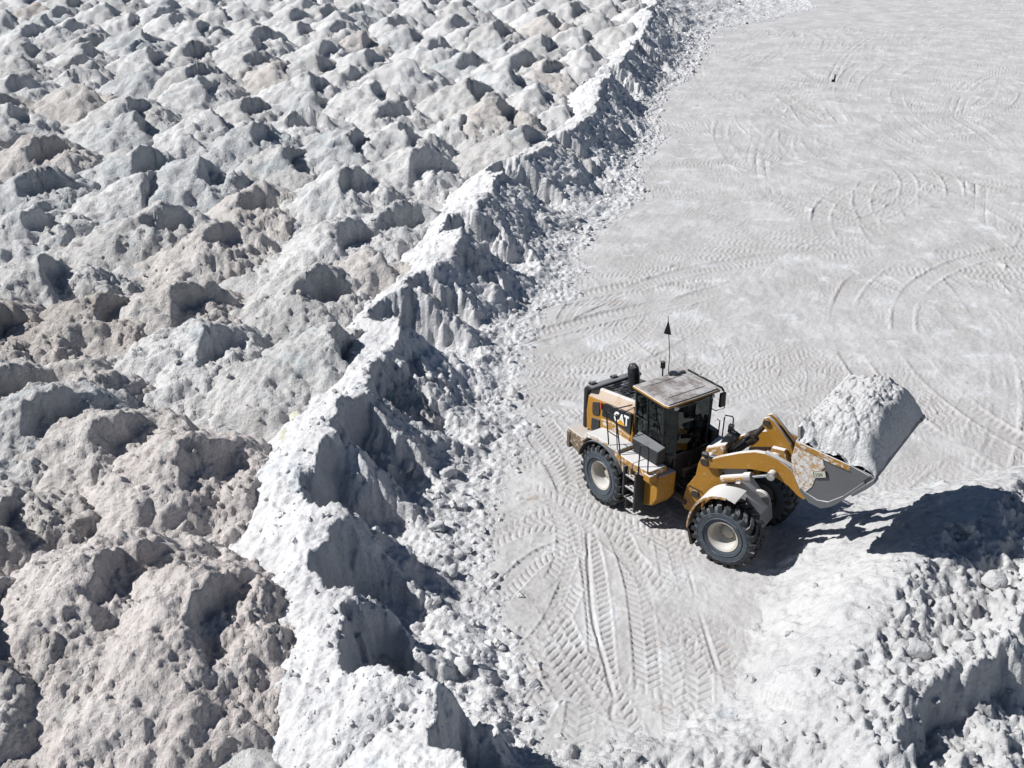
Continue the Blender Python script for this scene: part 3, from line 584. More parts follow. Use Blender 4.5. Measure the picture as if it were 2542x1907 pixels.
# ------------------------------------------------------------------ wheel loader
PSI, ART = rad(-56.5), rad(21.3)
LD = bpy.data.objects.new('wheel_loader', None); LD.location = (4.52, 24.17, 0); LD.rotation_euler = (0, 0, PSI); link(LD)
tag(LD, 'dusty yellow wheel loader turning on the white floor with a full raised bucket', 'wheel loader')
CA, SA_ = math.cos(ART), math.sin(ART)
class MB:
    def __init__(s): s.v = []; s.f = []
    def add(s, v, f):
        k = len(s.v); s.v += [tuple(p) for p in v]; s.f += [tuple(i+k for i in q) for q in f]; return s
    def box(s, x0, x1, y0, y1, z0, z1, rot=None, taper=None):
        v = [(x, y, z) for z in (z0, z1) for y in (y0, y1) for x in (x0, x1)]
        if taper: cx, cy = (x0+x1)/2, (y0+y1)/2; v = [(cx+(x-cx)*taper, cy+(y-cy)*taper, z) if z == z1 else (x, y, z) for x, y, z in v]
        if rot:
            c = Vector(((x0+x1)/2, (y0+y1)/2, (z0+z1)/2)); R = rot.to_matrix() if hasattr(rot, 'to_matrix') else rot
            v = [tuple(c+R@(Vector(p)-c)) for p in v]
        return s.add(v, [(0, 2, 3, 1), (4, 5, 7, 6), (0, 1, 5, 4), (2, 6, 7, 3), (0, 4, 6, 2), (1, 3, 7, 5)])
    def prism(s, prof, y0, y1):                      # profile in (x, z), extruded across
        n = len(prof); v = [(x, y0, z) for x, z in prof]+[(x, y1, z) for x, z in prof]
        return s.add(v, [tuple(range(n))[::-1], tuple(range(n, 2*n))]+[(i, (i+1) % n, n+(i+1) % n, n+i) for i in range(n)])
    def prism_z(s, prof, z0, z1):                    # profile in (x, y)
        n = len(prof); v = [(x, y, z0) for x, y in prof]+[(x, y, z1) for x, y in prof]
        return s.add(v, [tuple(range(n))[::-1], tuple(range(n, 2*n))]+[(i, (i+1) % n, n+(i+1) % n, n+i) for i in range(n)])
    def loft(s, A, B):                               # two closed rings of 3-D points
        n = len(A); return s.add(list(A)+list(B), [tuple(range(n))[::-1], tuple(range(n, 2*n))]+[(i, (i+1) % n, n+(i+1) % n, n+i) for i in range(n)])
    def tube(s, pts, r, n=8):
        P = [Vector(p) for p in pts]; rings = []
        rr = r if isinstance(r, (list, tuple)) else [r]*len(P)
        for i, p in enumerate(P):
            d = (P[min(i+1, len(P)-1)]-P[max(i-1, 0)]).normalized(); a = d.cross(Vector((0, 0, 1))) if abs(d.z) < .95 else d.cross(Vector((1, 0, 0))); a.normalize(); b = d.cross(a)
            rings.append([p+rr[i]*(math.cos(2*math.pi*j/n)*a+math.sin(2*math.pi*j/n)*b) for j in range(n)])
        v = [q for R in rings for q in R]; f = [(i*n+j, i*n+(j+1) % n, (i+1)*n+(j+1) % n, (i+1)*n+j) for i in range(len(P)-1) for j in range(n)]
        f += [tuple(range(n))[::-1], tuple(range((len(P)-1)*n, len(P)*n))]; return s.add(v, f)
    def lathe(s, prof, c, n=48, a0=0, a1=2*math.pi):  # profile (r, y) spun about the y axis through c
        full = abs(a1-a0-2*math.pi) < 1e-6; m = n if full else n+1; k = len(prof)
        v = [(c[0]+r*math.cos(a0+(a1-a0)*i/n), c[1]+y, c[2]+r*math.sin(a0+(a1-a0)*i/n)) for i in range(m) for r, y in prof]
        f = [(i*k+j, ((i+1) % m)*k+j, ((i+1) % m)*k+j+1, i*k+j+1) for i in range(n if full else n) for j in range(k-1)]
        return s.add(v, f)
    def build(s, name, mat, parent=None, front=False, bevel=0., smooth=40, label=None, off=(0, 0, 0)):
        v = s.v
        if front: v = [(x*CA-y*SA_, x*SA_+y*CA, z) for x, y, z in v]
        if off != (0, 0, 0): v = [(x-off[0], y-off[1], z-off[2]) for x, y, z in v]
        me = bpy.data.meshes.new(name); me.from_pydata(v, [], s.f); bm = bmesh.new(); bm.from_mesh(me); bmesh.ops.recalc_face_normals(bm, faces=bm.faces); bm.to_mesh(me); bm.free()
        if smooth:
            for p in me.polygons: p.use_smooth = True
            me.set_sharp_from_angle(angle=rad(smooth))
        me.materials.append(M[mat]); o = bpy.data.objects.new(name, me); o.location = off; link(o, parent or LD)
        if bevel: b = o.modifiers.new('bevel', 'BEVEL'); b.width = bevel; b.segments = 2; b.limit_method = 'ANGLE'; b.angle_limit = rad(35)
        if label: o['label'] = label
        return o
def arcpts(cx, cz, r, a0, a1, n): return [(cx+r*math.cos(rad(a0+(a1-a0)*i/n)), cz+r*math.sin(rad(a0+(a1-a0)*i/n))) for i in range(n+1)]

# ---- wheels: rim with tyre and hub
WB, TRK, WZ = 1.76, 1.115, .815
def wheel(x, y, front, out, spin):
    c = (x, y, WZ); o = out
    rim = MB().lathe([(.0, -.03*o), (.20, -.03*o), (.27, 0.), (.315, .04*o), (.325, .24*o), (.36, .285*o), (.385, .30*o), (.405, .315*o), (.405, .28*o), (.375, .26*o), (.375, -.26*o), (.40, -.30*o)], c, 40).build('wheel', 'rim', front=front)
    bd = .40
    prof = [(bd, .275), (.43, .315), (.50, .335), (.60, .352), (.68, .350), (.735, .335), (.765, .315), (.785, .27), (.79, .10), (.79, 0)]
    prof = prof+[(r, -y_) for r, y_ in prof[-2::-1]]
    tp = MB().lathe(prof, c, 56)
    # raised rings on the sidewall
    for r_ in (.52, .66):
        tp.lathe([(r_-.012, o*.34), (r_, o*.362), (r_+.012, o*.34)], c, 56)
    ty = tp.build('tyre', 'rubber', rim, front)
    lg = MB(); NL = 22
    for i in range(NL):
        for sdn in (-1, 1):
            a = 2*math.pi*(i+(.5 if sdn > 0 else 0)+spin)/NL
            segs = [(.015*sdn, .17, .865), (.12*sdn, .10, .868), (.235*sdn, .02, .862), (.325*sdn, -.03, .845), (.350*sdn, -.04, .755)]
            ring = []
            for yy, da, r in segs:
                for (k, rr) in ((-1, r), (1, r), (1, r-.095), (-1, r-.095)):
                    aa = a+da+k*.070; ring.append((c[0]+rr*math.cos(aa), c[1]+yy, c[2]+rr*math.sin(aa)))
            n = len(segs); f = [(0, 1, 2, 3), tuple(4*(n-1)+q for q in (3, 2, 1, 0))]
            for q in range(n-1):
                for e in range(4): f.append((4*q+e, 4*(q+1)+e, 4*(q+1)+(e+1) % 4, 4*q+(e+1) % 4))
            lg.add(ring, f)
    lg.build('tread', 'tread', rim, front, smooth=0)
    hb = MB().lathe([(0, .075*o), (.11, .075*o), (.135, .06*o), (.165, .03*o), (.165, .0)], c, 28)
    for i in range(12):
        a = i/12*2*math.pi; hb.lathe([(0, .035*o), (.016, .035*o), (.016, .0)], (c[0]+.225*math.cos(a), c[1]-.02*o, c[2]+.225*math.sin(a)), 6)
    hb.build('hub', 'rim', rim, front)
wheel(-WB, -TRK, False, -1, .1); wheel(-WB, TRK, False, 1, .3); wheel(WB, -TRK, True, -1, .25); wheel(WB, TRK, True, 1, .6)

# ---- rear frame
MB().prism([(-3.1, .75), (-2.9, .62), (-.25, .58), (-.05, .75), (-.05, 1.45), (-.4, 1.55), (-3.1, 1.5)], -.52, .52).build('rear_frame', 'dirty', bevel=.02)
ax = MB().lathe([(.0, -.85), (.19, -.85), (.19, -.45), (.26, -.25), (.26, .25), (.19, .45), (.19, .85), (0, .85)], (-WB, 0, WZ), 20).build('rear_axle', 'dirty')
cw = MB().loft([(-3.72, y, z) for y, z in ((-1.02, .72), (1.02, .72), (1.1, .95), (1.1, 1.28), (-1.1, 1.28), (-1.1, .95))], [(-2.75, y, z) for y, z in ((-1.1, .62), (1.1, .62), (1.25, .85), (1.25, 1.40), (-1.25, 1.40), (-1.25, .85))]).build('counterweight', 'mud', bevel=.05)
MB().box(-3.745, -3.70, -.85, .85, .78, 1.22).build('rear_plate', 'rusty_cw', cw, bevel=.01)
MB().box(-3.66, -3.52, -1.16, -1.04, .74, 1.24).build('corner_plate', 'rusty_cw', cw, bevel=.02)
MB().box(-3.55, -2.75, -.55, .55, 1.36, 1.62).build('bumper_top', 'caked', bevel=.04)
# engine hood: yellow sides with sloping shoulder, black top
XR, XF = -3.22, -1.22
def hood_sec(x, zt): return [(x, -.82, 1.42), (x, -.84, 2.0), (x, -.80, zt-.24), (x, -.62, zt), (x, .62, zt), (x, .80, zt-.24), (x, .84, 2.0), (x, .82, 1.42)]
hd = MB().loft(hood_sec(XR, 2.66), hood_sec(XF, 2.98)).build('engine_hood', 'yellow', bevel=.03)
hz = lambda x: 2.66+(x-XR)/(XF-XR)*.32
top = MB(); x0, x1 = XR+.30, XF-.02
top.add([(x0, -.54, hz(x0)+.012), (x1, -.54, hz(x1)+.012), (x1, .60, hz(x1)+.012), (x0, .60, hz(x0)+.012), (x0, -.54, hz(x0)-.02), (x1, -.54, hz(x1)-.02), (x1, .60, hz(x1)-.02), (x0, .60, hz(x0)-.02)], [(0, 1, 2, 3), (0, 4, 5, 1), (1, 5, 6, 2), (2, 6, 7, 3), (3, 7, 4, 0)])
tp = top.build('hood_top', 'black', hd)
for k in range(9):
    xx = -2.85+k*.165; MB().box(xx, xx+.07, -.48, .52, hz(xx)+.014, hz(xx)+.040).build('grille_slat', 'black', hd)
rf = MB().prism([(XR-.13, 1.42), (XR+.02, 1.40), (XR+.02, 2.60), (XR+.30, 2.70), (XR+.28, 2.79), (XR+.02, 2.76), (XR-.13, 2.62)], -.86, .86).build('rear_grille', 'black_dusty', hd, bevel=.05)
for yy in (-.78, -.05, .62): MB().prism(arcpts(XR+.06, 2.76, .085, 0, 180, 8), yy, yy+.16).build('rear_lamp', 'black_dusty', hd, bevel=.01)
# side panel: vent window, lower screen, dusty panel, decal
MB().prism([(-2.93, 2.05), (-2.88, 1.98), (-2.66, 2.05), (-2.62, 2.12), (-2.62, 2.42), (-2.66, 2.47), (-2.90, 2.38), (-2.93, 2.33)], -.862, -.835).build('side_vent', 'dirty', hd, bevel=.008)
MB().prism([(-2.96, 1.50), (-2.70, 1.50), (-2.60, 1.72), (-2.60, 1.95), (-2.94, 1.88)], -.862, -.835).build('lower_vent', 'black_dusty', hd, bevel=.008)
MB().prism([(-2.54, 1.55), (-1.32, 1.62), (-1.32, 2.02), (-2.05, 2.12), (-2.54, 2.02)], -.860, -.835).build('side_door', 'yellow_caked', hd, bevel=.008)
MB().prism([(-2.50, 2.13), (-2.45, 2.50), (-2.40, 2.55), (-1.30, 2.72), (-1.28, 2.66), (-1.30, 2.10), (-2.05, 2.18)], -.868, -.80).build('decal_panel', 'decal_black', hd, bevel=.01)
MB().prism([(-2.58, 2.30), (-2.54, 2.31), (-2.54, 2.50), (-2.58, 2.49)], -.872, -.83).build('sticker', 'red', hd)
def text_part(name, body, mat, size, origin, xdir, zdir, parent, front=False, depth=.004, bold=0., sx=1.):
    cu = bpy.data.curves.new(name, 'FONT'); cu.body = body; cu.size = size; cu.extrude = depth; cu.offset = bold; cu.resolution_u = 3
    t = bpy.data.objects.new(name, cu); COL.objects.link(t); bpy.context.view_layer.update(); me = bpy.data.meshes.new_from_object(t.evaluated_get(bpy.context.evaluated_depsgraph_get())); bpy.data.objects.remove(t)
    X, Z = Vector(xdir).normalized(), Vector(zdir).normalized(); Nn = X.cross(Z)
    for v in me.vertices:
        p = Vector(origin)+X*v.co.x*sx+Z*v.co.y+Nn*v.co.z; v.co = (p.x*CA-p.y*SA_, p.x*SA_+p.y*CA, p.z) if front else p
    me.name = name; me.materials.clear(); me.materials.append(M[mat]); o = bpy.data.objects.new(name, me); link(o, parent); return o
dx, dz = (1, 0, .14), (-.05, -.03, 1)
text_part('lettering', 'CAT', 'decal_white', .40, (-1.98, -.872, 2.24), dx, (0, 0, 1), hd, bold=.014, sx=.78)
MB().prism([(-1.86, 2.215), (-1.50, 2.265), (-1.67, 2.40)], -.880, -.870).build('logo_triangle', 'decal_yellow', hd)
# exhaust and air intake stacks
MB().tube([(-2.02, -.20, 2.80), (-2.02, -.20, 3.22), (-2.05, -.20, 3.40), (-2.10, -.20, 3.56), (-2.13, -.20, 3.66)], [.15, .15, .165, .15, .08], 16).build('exhaust_stack', 'black', smooth=50)
MB().tube([(-2.02, -.20, 2.90), (-2.02, -.20, 2.96)], .175, 16).build('exhaust_collar', 'black')
# platform, fenders and boxes on the right side (and mirrored on the left)
for sg in (-1, 1):
    fd = MB(); r = .98; pts = arcpts(-WB, WZ, r, 168, 30, 14); pi = arcpts(-WB, WZ, r-.035, 168, 30, 14); fd.prism(pts+pi[::-1], sg*.80, sg*1.46)
    fd.build('rear_fender', 'black_dusty', bevel=.008)
    MB().prism([(-2.72, 1.44), (-2.45, 1.80), (-1.75, 1.90), (-1.12, 1.90), (-1.10, 1.80), (-1.7, 1.80), (-2.42, 1.66), (-2.66, 1.40)], sg*.84, sg*1.40).build('deck', 'caked', bevel=.02)
    MB().box(-1.32, -.62, sg*.62, sg*1.36, 1.32, 1.80).build('service_box', 'yellow_caked', bevel=.03)
    MB().box(-1.0, -.46, sg*.9, sg*1.44, 1.66, 1.845).build('upper_step_box', 'yellow_caked', bevel=.03)
    MB().prism([(-.46, 1.62), (.08, 1.66), (.16, 1.74), (.14, 1.88), (-.46, 1.84)], sg*.82, sg*1.42).build('walkway', 'yellow_caked', bevel=.02)
    MB().box(.0, .24, sg*1.22, sg*1.46, 1.60, 1.80).build('walkway_end_box', 'yellow_dusty', bevel=.015)
    MB().prism([(-.62, .62), (-.5, .50), (.02, .72), (.20, 1.0), (.22, 1.66), (-.62, 1.66)], sg*.55, sg*1.14).build('hydraulic_tank', 'yellow_dusty', bevel=.03)
    # ladder
    ld = MB(); 
    ld.prism([(-.80, .74), (-.74, .74), (-.74, 1.62), (-.80, 1.62)], sg*1.16, sg*1.46)
    ld.prism([(-.34, .46), (-.28, .46), (-.28, 1.62), (-.34, 1.62)], sg*1.16, sg*1.46)
    ld.prism([(-.68, .34), (-.64, .34), (-.64, .78), (-.68, .78)], sg*1.22, sg*1.44)
    ld = ld.build('ladder', 'black_dusty', bevel=.006)
    for k, zz in enumerate((.36, .70, 1.02, 1.36)):
        st = MB(); xa, xb = (-.68, -.30) if k == 0 else (-.76, -.32)
        for q in range(3): st.box(xa, xb, sg*(1.20+q*.10), sg*(1.235+q*.10), zz, zz+.035)
        for q in range(4): xx = xa+(xb-xa)*(q/3)*.94; st.box(xx, xx+.03, sg*1.20, sg*1.435, zz-.002, zz+.033)
        st.build('step', 'grey_plate', ld)
    # hand rails
    rl = MB(); yo = sg*1.43
    rl.tube([(-.24, yo, 1.62), (-.22, yo, 2.42), (-.19, yo, 2.50), (.06, yo, 2.58), (.10, yo, 2.54), (.12, yo, 1.84)], .018); rl.build('hand_rail', 'black_tube')
    rl = MB(); rl.tube([(-.92, yo, 1.55), (-1.03, yo, 2.10), (-1.16, yo, 2.62), (-1.22, yo, 2.86), (-1.62, yo, 2.84), (-1.46, yo, 1.92)], .018); rl.tube([(-1.62, yo, 2.84), (-1.25, sg*.88, 3.02)], .018); rl.tube([(-1.22, yo, 2.86), (-1.12, sg*.92, 3.02), (-1.12, sg*.92, 2.3)], .018); rl.tube([(-1.55, yo, 2.3), (-1.08, yo, 2.3)], .014); rl.tube([(-1.10, yo, 1.92), (-1.20, yo, 2.7)], .014)
    rl.build('hand_rail', 'black_tube')
    # battery and filter box beside the cab
    MB().loft([(x, sg*y, 1.90) for x, y in ((-.98, .78), (.02, .78), (.02, 1.08), (-.86, 1.10))], [(x, sg*y, z) for x, y, z in ((-1.02, .78, 2.34), (.02, .78, 2.34), (.02, 1.04, 2.28), (-.92, 1.12, 2.28))]).build('cab_side_box', 'black_dusty', bevel=.03)
# ---- cab
cb = MB(); CW = .80
plan = [(-1.20, -CW), (-.12, -CW), (.10, -.55), (.14, 0), (.10, .55), (-.12, CW), (-1.20, CW)]
low = [(x*.98, y*.94) for x, y in plan]
cabl = MB().loft([(x, y, 1.30) for x, y in [(-1.15, -.62), (-.15, -.62), (.02, -.42), (.05, 0), (.02, .42), (-.15, .62), (-1.15, .62)]], [(x, y, 2.06) for x, y in low]).build('cab', 'black', bevel=.02)
zt, zb = 3.45, 2.06
def quad_prism(a, b, z0, z1, t=.012, za=None):   # upright pane between two plan points (with different plans top and bottom)
    (ax, ay), (bx, by) = a[0], b[0]; (cx, cy), (dx_, dy_) = a[1], b[1]
    nrm = Vector((by-ay, -(bx-ax), 0)).normalized()*t
    P = [Vector((ax, ay, z0)), Vector((bx, by, z0)), Vector((dx_, dy_, z1)), Vector((cx, cy, z1))]
    return [tuple(p) for p in P]+[tuple(p-nrm) for p in P]
for i in range(len(plan)-1):
    a = (low[i], plan[i]); b = (low[i+1], plan[i+1])
    lerp = lambda t: ((a[0][0]+(b[0][0]-a[0][0])*t, a[0][1]+(b[0][1]-a[0][1])*t), (a[1][0]+(b[1][0]-a[1][0])*t, a[1][1]+(b[1][1]-a[1][1])*t))
    v = quad_prism(lerp(.03), lerp(.97), zb, zt); MB().add(v, [(0, 1, 2, 3), (7, 6, 5, 4), (0, 4, 5, 1), (1, 5, 6, 2), (2, 6, 7, 3), (3, 7, 4, 0)]).build('window_pane', 'glass', cabl, smooth=0)
pil = MB()
for i in (0, 1, 5, 6): pil.tube([(*low[i], zb-.02), (*plan[i], zt)], .042, 6)
for tt in (.42,):
    for i, j in ((0, 1), (5, 6)):
        a = [low[i][k]+(low[j][k]-low[i][k])*tt for k in (0, 1)]; b = [plan[i][k]+(plan[j][k]-plan[i][k])*tt for k in (0, 1)]; pil.tube([(*a, zb), (*b, zt)], .035, 6)
pil.tube([(*low[2], zb), (*plan[2], zt)], .018, 6); pil.tube([(*low[4], zb), (*plan[4], zt)], .018, 6)
for sgn in (-1, 1): pil.tube([(-1.18, sgn*.80, 2.72), (-.70, sgn*.80, 2.72)], .02, 6); pil.tube([(-1.18, sgn*.77, 2.09), (-.12, sgn*.77, 2.09)], .03, 6)
pil.tube([(*q, zb+.01) for q in low], .03, 6)
pil.build('pillar', 'black', cabl)
MB().prism_z([(-1.28, -.84), (-.10, -.86), (.12, -.56), (.16, 0), (.12, .56), (-.10, .86), (-1.28, .84)], zt-.03, zt+.03).build('headliner', 'black', cabl)
# interior
it = MB(); it.box(-.95, -.45, -.26, .26, 2.0, 2.30); it.box(-1.02, -.86, -.25, .25, 2.28, 2.98); it.box(-1.0, -.90, -.14, .14, 2.96, 3.18); it.build('seat', 'black', cabl, bevel=.04)
it = MB(); it.tube([(-.02, 0, 2.0), (-.18, 0, 2.46)], .035); it.lathe([(.17, -.015), (.195, 0), (.17, .015), (.155, 0), (.17, -.015)], (-.22, 0, 2.50), 20); it.build('steering_column', 'black', cabl)
MB().box(-.95, -.45, -.50, -.34, 2.1, 2.55).build('console', 'black', cabl, bevel=.03)
# roof: dusty slab with yellow drip edge
rp = [(-1.30, -.87), (-.04, -.90), (.10, -.86), (.12, 0), (.10, .86), (-.04, .90), (-1.30, .87)]
rfo = MB().prism_z(rp, zt+.03, zt+.10).build('roof', 'yellow', cabl, bevel=.02)
rf2 = [(-1.27, -.84), (-.05, -.87), (.07, -.83), (.09, 0), (.07, .83), (-.05, .87), (-1.27, .84)]
rt = MB().loft([(x, y, zt+.10) for x, y in rf2], [(x*.97-.01, y*.96, zt+.135) for x, y in rf2]).build('roof_panel', 'roof', cabl, bevel=.008)
rr = MB()
for k in range(4): yy = -.42+k*.28; rr.box(-.98, -.25, yy-.012, yy+.012, zt+.132, zt+.146)
rr.tube([(-1.0, -.55, zt+.138), (-1.0, .55, zt+.138), (-.22, .62, zt+.138), (-.22, -.62, zt+.138), (-1.0, -.55, zt+.138)], .012, 6); rr.build('roof_rib', 'roof', cabl)
MB().box(-1.30, -1.05, .28, .74, zt+.12, zt+.22, taper=.8).build('air_conditioner', 'roof', cabl, bevel=.04)
# beacon, whip with flag
bz = zt+.12
MB().tube([(-1.28, .12, bz-.1), (-1.30, .12, bz+.24)], .02).build('beacon_stalk', 'black_tube')
MB().lathe([(0, 0), (.06, 0)], (0, 0, 0), 3)
bc = MB(); bc.tube([(-1.30, .12, bz+.22), (-1.30, .12, bz+.40)], .065, 14); bc.build('beacon', 'black', smooth=50)
MB().tube([(-1.27, .30, bz-.12), (-1.275, .30, bz+.6), (-1.37, .24, bz+1.62)], .0105, 6).build('whip_antenna', 'black_tube')
fl = MB(); fo_ = lambda t, z: (-1.355+.052*t, .25+.082*t, bz+z)
F1 = [fo_(0, 1.52), fo_(-1.0, 1.15), fo_(-.1, 1.12), fo_(1.05, 1.10)]; fl.add(F1+[(x+.012, y-.008, z) for x, y, z in F1], [(0, 1, 2, 3), (7, 6, 5, 4), (0, 4, 5, 1), (1, 5, 6, 2), (2, 6, 7, 3), (3, 7, 4, 0)])
fl.build('flag', 'black_tube', smooth=0)
# left mirror on its arm, right guard bar, wiper, roof lamps
MB().tube([(-1.2, .93, zt+.10), (.05, .95, zt+.10), (.12, .97, zt+.02)], .028).build('roof_bar', 'black_tube')
MB().box(.06, .14, .86, 1.06, zt-.42, zt-.02, taper=.9).build('mirror', 'black', bevel=.02)
MB().tube([(.10, .96, zt-.05), (.12, 1.04, zt-.48), (.0, .86, zt-.56), (-.12, .80, zt-.52)], .014).build('mirror_arm', 'black_tube')
MB().tube([(.14, .80, 2.72), (.20, .84, 2.70), (.20, .82, 2.0), (.12, .78, 1.98)], .016).build('front_rail', 'black_tube')
MB().tube([(.02, -.10, zt-.55), (.13, .20, 2.30), (.15, .32, 2.10)], .012).build('wiper', 'black_tube')
MB().tube([(-.14, -.84, 2.62), (-.02, -.72, 2.70), (-.10, -.82, 3.28)], .012).build('grab_bar', 'black_tube')
for yy in (-.60, .60): MB().lathe([(0, -.04), (.05, -.04), (.05, .04), (0, .04)], (.10, yy, zt-.02), 12).build('roof_lamp', 'lens')
# articulation, hoses
jt = MB(); jt.box(-.20, .22, -.30, .30, .62, .86); jt.box(-.20, .22, -.28, .28, 1.36, 1.58); jt.tube([(0, 0, .5), (0, 0, 1.7)], .12, 14); jt.build('hitch', 'dirty', bevel=.02)
hs = MB(); hr = random.Random(4)
for k in range(9):
    yy = -.34+k*.085; hs.tube([(-.35, yy, 1.5+hr.uniform(-.3, .1)), (0, yy+hr.uniform(-.08, .08), 1.30+hr.uniform(-.3, .3)), (.25, yy*.8, 1.25+hr.uniform(-.3, .3)), (.55, yy*.7, 1.55)], .028, 6)
hs.build('hydraulic_hose', 'black_tube')
for yy in (-.62, .62): MB().tube([(-.6, yy*.9, .85), (.55, yy*.75, .85)], .05, 10).build('steering_cylinder', 'dirty')
MB().box(-.5, .1, -.55, .55, 1.5, 1.95).build('cab_mount', 'black', bevel=.03)

# ---- front frame
ff = MB()
for sg in (-1, 1): ff.prism([(.20, .78), (.30, .62), (1.0, .55), (1.9, .60), (2.0, 1.0), (1.62, 1.45), (1.22, 1.78), (1.02, 2.30), (.86, 2.42), (.66, 2.36), (.56, 2.05), (.52, 1.70), (.30, 1.30)], sg*.40, sg*.56)
ff.box(.25, .55, -.42, .42, .70, 1.30); ff.box(.7, 1.15, -.42, .42, 1.72, 1.95); ff.box(.9, 1.95, -.42, .42, .6, .85)
ff.build('front_frame', 'yellow_dusty', front=True, bevel=.015)
for sg in (-1, 1): MB().lathe([(0, 0), (.10, 0), (.115, .02), (.115, .05)], (.56, sg*.60, 1.18), 18).build('frame_port', 'dirty', front=True)
MB().lathe([(.0, -.85), (.20, -.85), (.20, -.45), (.30, -.25), (.30, .25), (.20, .45), (.20, .85), (0, .85)], (WB, 0, WZ), 24).build('front_axle', 'grey_plate', front=True)
MB().prism([(1.15, 1.95), (1.55, 1.72), (2.25, 1.05), (2.32, .62), (2.15, .52), (1.95, .75), (1.35, 1.45), (1.05, 1.75)], -.36, .36).build('front_guard', 'grey_plate', front=True, bevel=.02)
MB().lathe([(0, -.06), (.26, -.06), (.28, 0), (.26, .06), (0, .06)], (2.0, .18, 1.15), 22).build('drum_cover', 'grey_plate', front=True)
# front fenders: dusty shells with yellow lip and dark mud flap
for sg in (-1, 1):
    def R_(a): return .98+.14*max(0, math.cos(rad(a-100)))**3
    aa = [78+i*(184-78)/16 for i in range(17)]
    out = [(WB+R_(a)*math.cos(rad(a)), WZ+R_(a)*math.sin(rad(a))) for a in aa]; inn = [(WB+(R_(a)-.04)*math.cos(rad(a)), WZ+(R_(a)-.04)*math.sin(rad(a))) for a in aa]
    fo = MB().prism(out+inn[::-1], sg*.74, sg*1.42).build('front_fender', 'caked', front=True, bevel=.008)
    MB().prism([(x+.003, z+.003) for x, z in out[2:]]+[(x, z-.02) for x, z in inn[2:][::-1]], sg*1.42, sg*1.445).build('fender_lip', 'yellow_caked', fo, front=True)
    e0, e1 = out[-1], inn[-1]; MB().prism([(e0[0], e0[1]), (e1[0]+.01, e1[1]), (e1[0]+.17, e1[1]-.46), (e0[0]+.13, e0[1]-.48)], sg*.80, sg*1.42).build('mud_flap', 'dirty', fo, front=True)
    MB().prism([(WB-.15, 1.55), (WB-.05, 1.55), (WB-.05, 1.90), (WB-.15, 1.90)], sg*.5, sg*.9).build('fender_bracket', 'yellow_dusty', fo, front=True)
    # work lamp on the frame
    lp = MB(); lp.tube([(.80, sg*.66, 2.30), (.78, sg*.74, 2.46)], .02); lp.tube([(.74, sg*.74, 2.50), (.88, sg*.74, 2.50)], .07, 12); lp.build('work_lamp', 'black', front=True)
# mast lamp behind the tilt cylinder
lp = MB(); lp.prism([(.88, 2.50), (1.22, 2.62), (1.30, 2.78), (1.10, 2.86), (.98, 2.76)], -.12, .22); lp.tube([(1.06, .05, 2.8), (1.07, .05, 3.02)], .03); lp.box(1.02, 1.14, .0, .12, 2.96, 3.06); lp.tube([(1.1, .05, 2.9), (1.22, .05, 2.86), (1.24, .05, 2.92)], .03, 8); lp.build('lamp_mast', 'black', front=True, bevel=.01)
cv = MB(); cv.loft([(.62, y, z) for y, z in ((-.36, 2.25), (.36, 2.25), (.30, 2.44), (-.30, 2.44))], [(1.12, y, z) for y, z in ((-.34, 2.30), (.34, 2.30), (.24, 2.66), (-.24, 2.66))]); cv.build('valve_cover', 'yellow_caked', front=True, bevel=.04)
# lift arms
ARM = [(.66, 2.24), (.70, 2.34), (.80, 2.40), (.98, 2.42), (1.28, 2.60), (1.68, 2.82), (2.05, 2.98), (2.33, 3.02), (2.64, 2.96), (2.94, 2.83), (3.20, 2.58), (3.42, 2.36), (3.46, 2.22), (3.38, 2.12), (3.22, 2.18), (2.97, 2.36), (2.68, 2.46), (2.41, 2.54), (2.0, 2.48), (1.58, 2.34), (1.16, 2.20), (.92, 2.14), (.74, 2.14)]
for sg in (-1, 1):
    am = MB().prism(ARM, sg*.58, sg*.72).build('lift_arm', 'yellow', front=True, bevel=.012)
    MB().lathe([(0, -.03), (.10, -.03), (.12, 0), (.12, .12)], (.80, sg*.72, 2.27), 18).build('pivot_pin', 'dirty', am, front=True)
    MB().prism([(x, z) for x, z in ((2.30, 3.035), (2.95, 2.87), (3.20, 2.62), (3.22, 2.64), (2.97, 2.90), (2.31, 3.055))], sg*.585, sg*.715).build('arm_dust', 'grey_plate', am, front=True)
    # lift cylinders with caked barrel and bright rod
    ly = sg*.84
    cy = MB().tube([(1.34, ly, 2.04), (1.46, ly, 2.09), (2.0, ly, 2.32)], [.085, .095, .095], 14).build('lift_cylinder', 'yellow_caked', front=True, smooth=50)
    cap = MB().tube([(1.93, ly, 2.29), (2.10, ly, 2.36)], .125, 14).build('gland', 'grey_plate', cy, front=True)
    MB().tube([(2.08, ly, 2.35), (2.56, ly, 2.57)], .042, 12).build('rod', 'chrome', cy, front=True)
    e = MB().lathe([(0, -.09), (.105, -.09), (.105, .09), (0, .09)], (2.58, ly, 2.58), 18); e.build('rod_eye', 'grey_plate', cy, front=True)
MB().lathe([(0, -.58), (.15, -.58), (.15, .58), (0, .58)], (2.42, 0, 2.74), 18).build('cross_tube', 'yellow_caked', front=True)
cl = MB(); cl.prism([(2.24, 2.62), (2.52, 2.58), (2.72, 2.78), (2.62, 3.0), (2.30, 2.98)], -.30, -.16); cl.prism([(2.24, 2.62), (2.52, 2.58), (2.72, 2.78), (2.62, 3.0), (2.30, 2.98)], .16, .30); cl.build('lever_bracket', 'yellow_caked', front=True, bevel=.01)
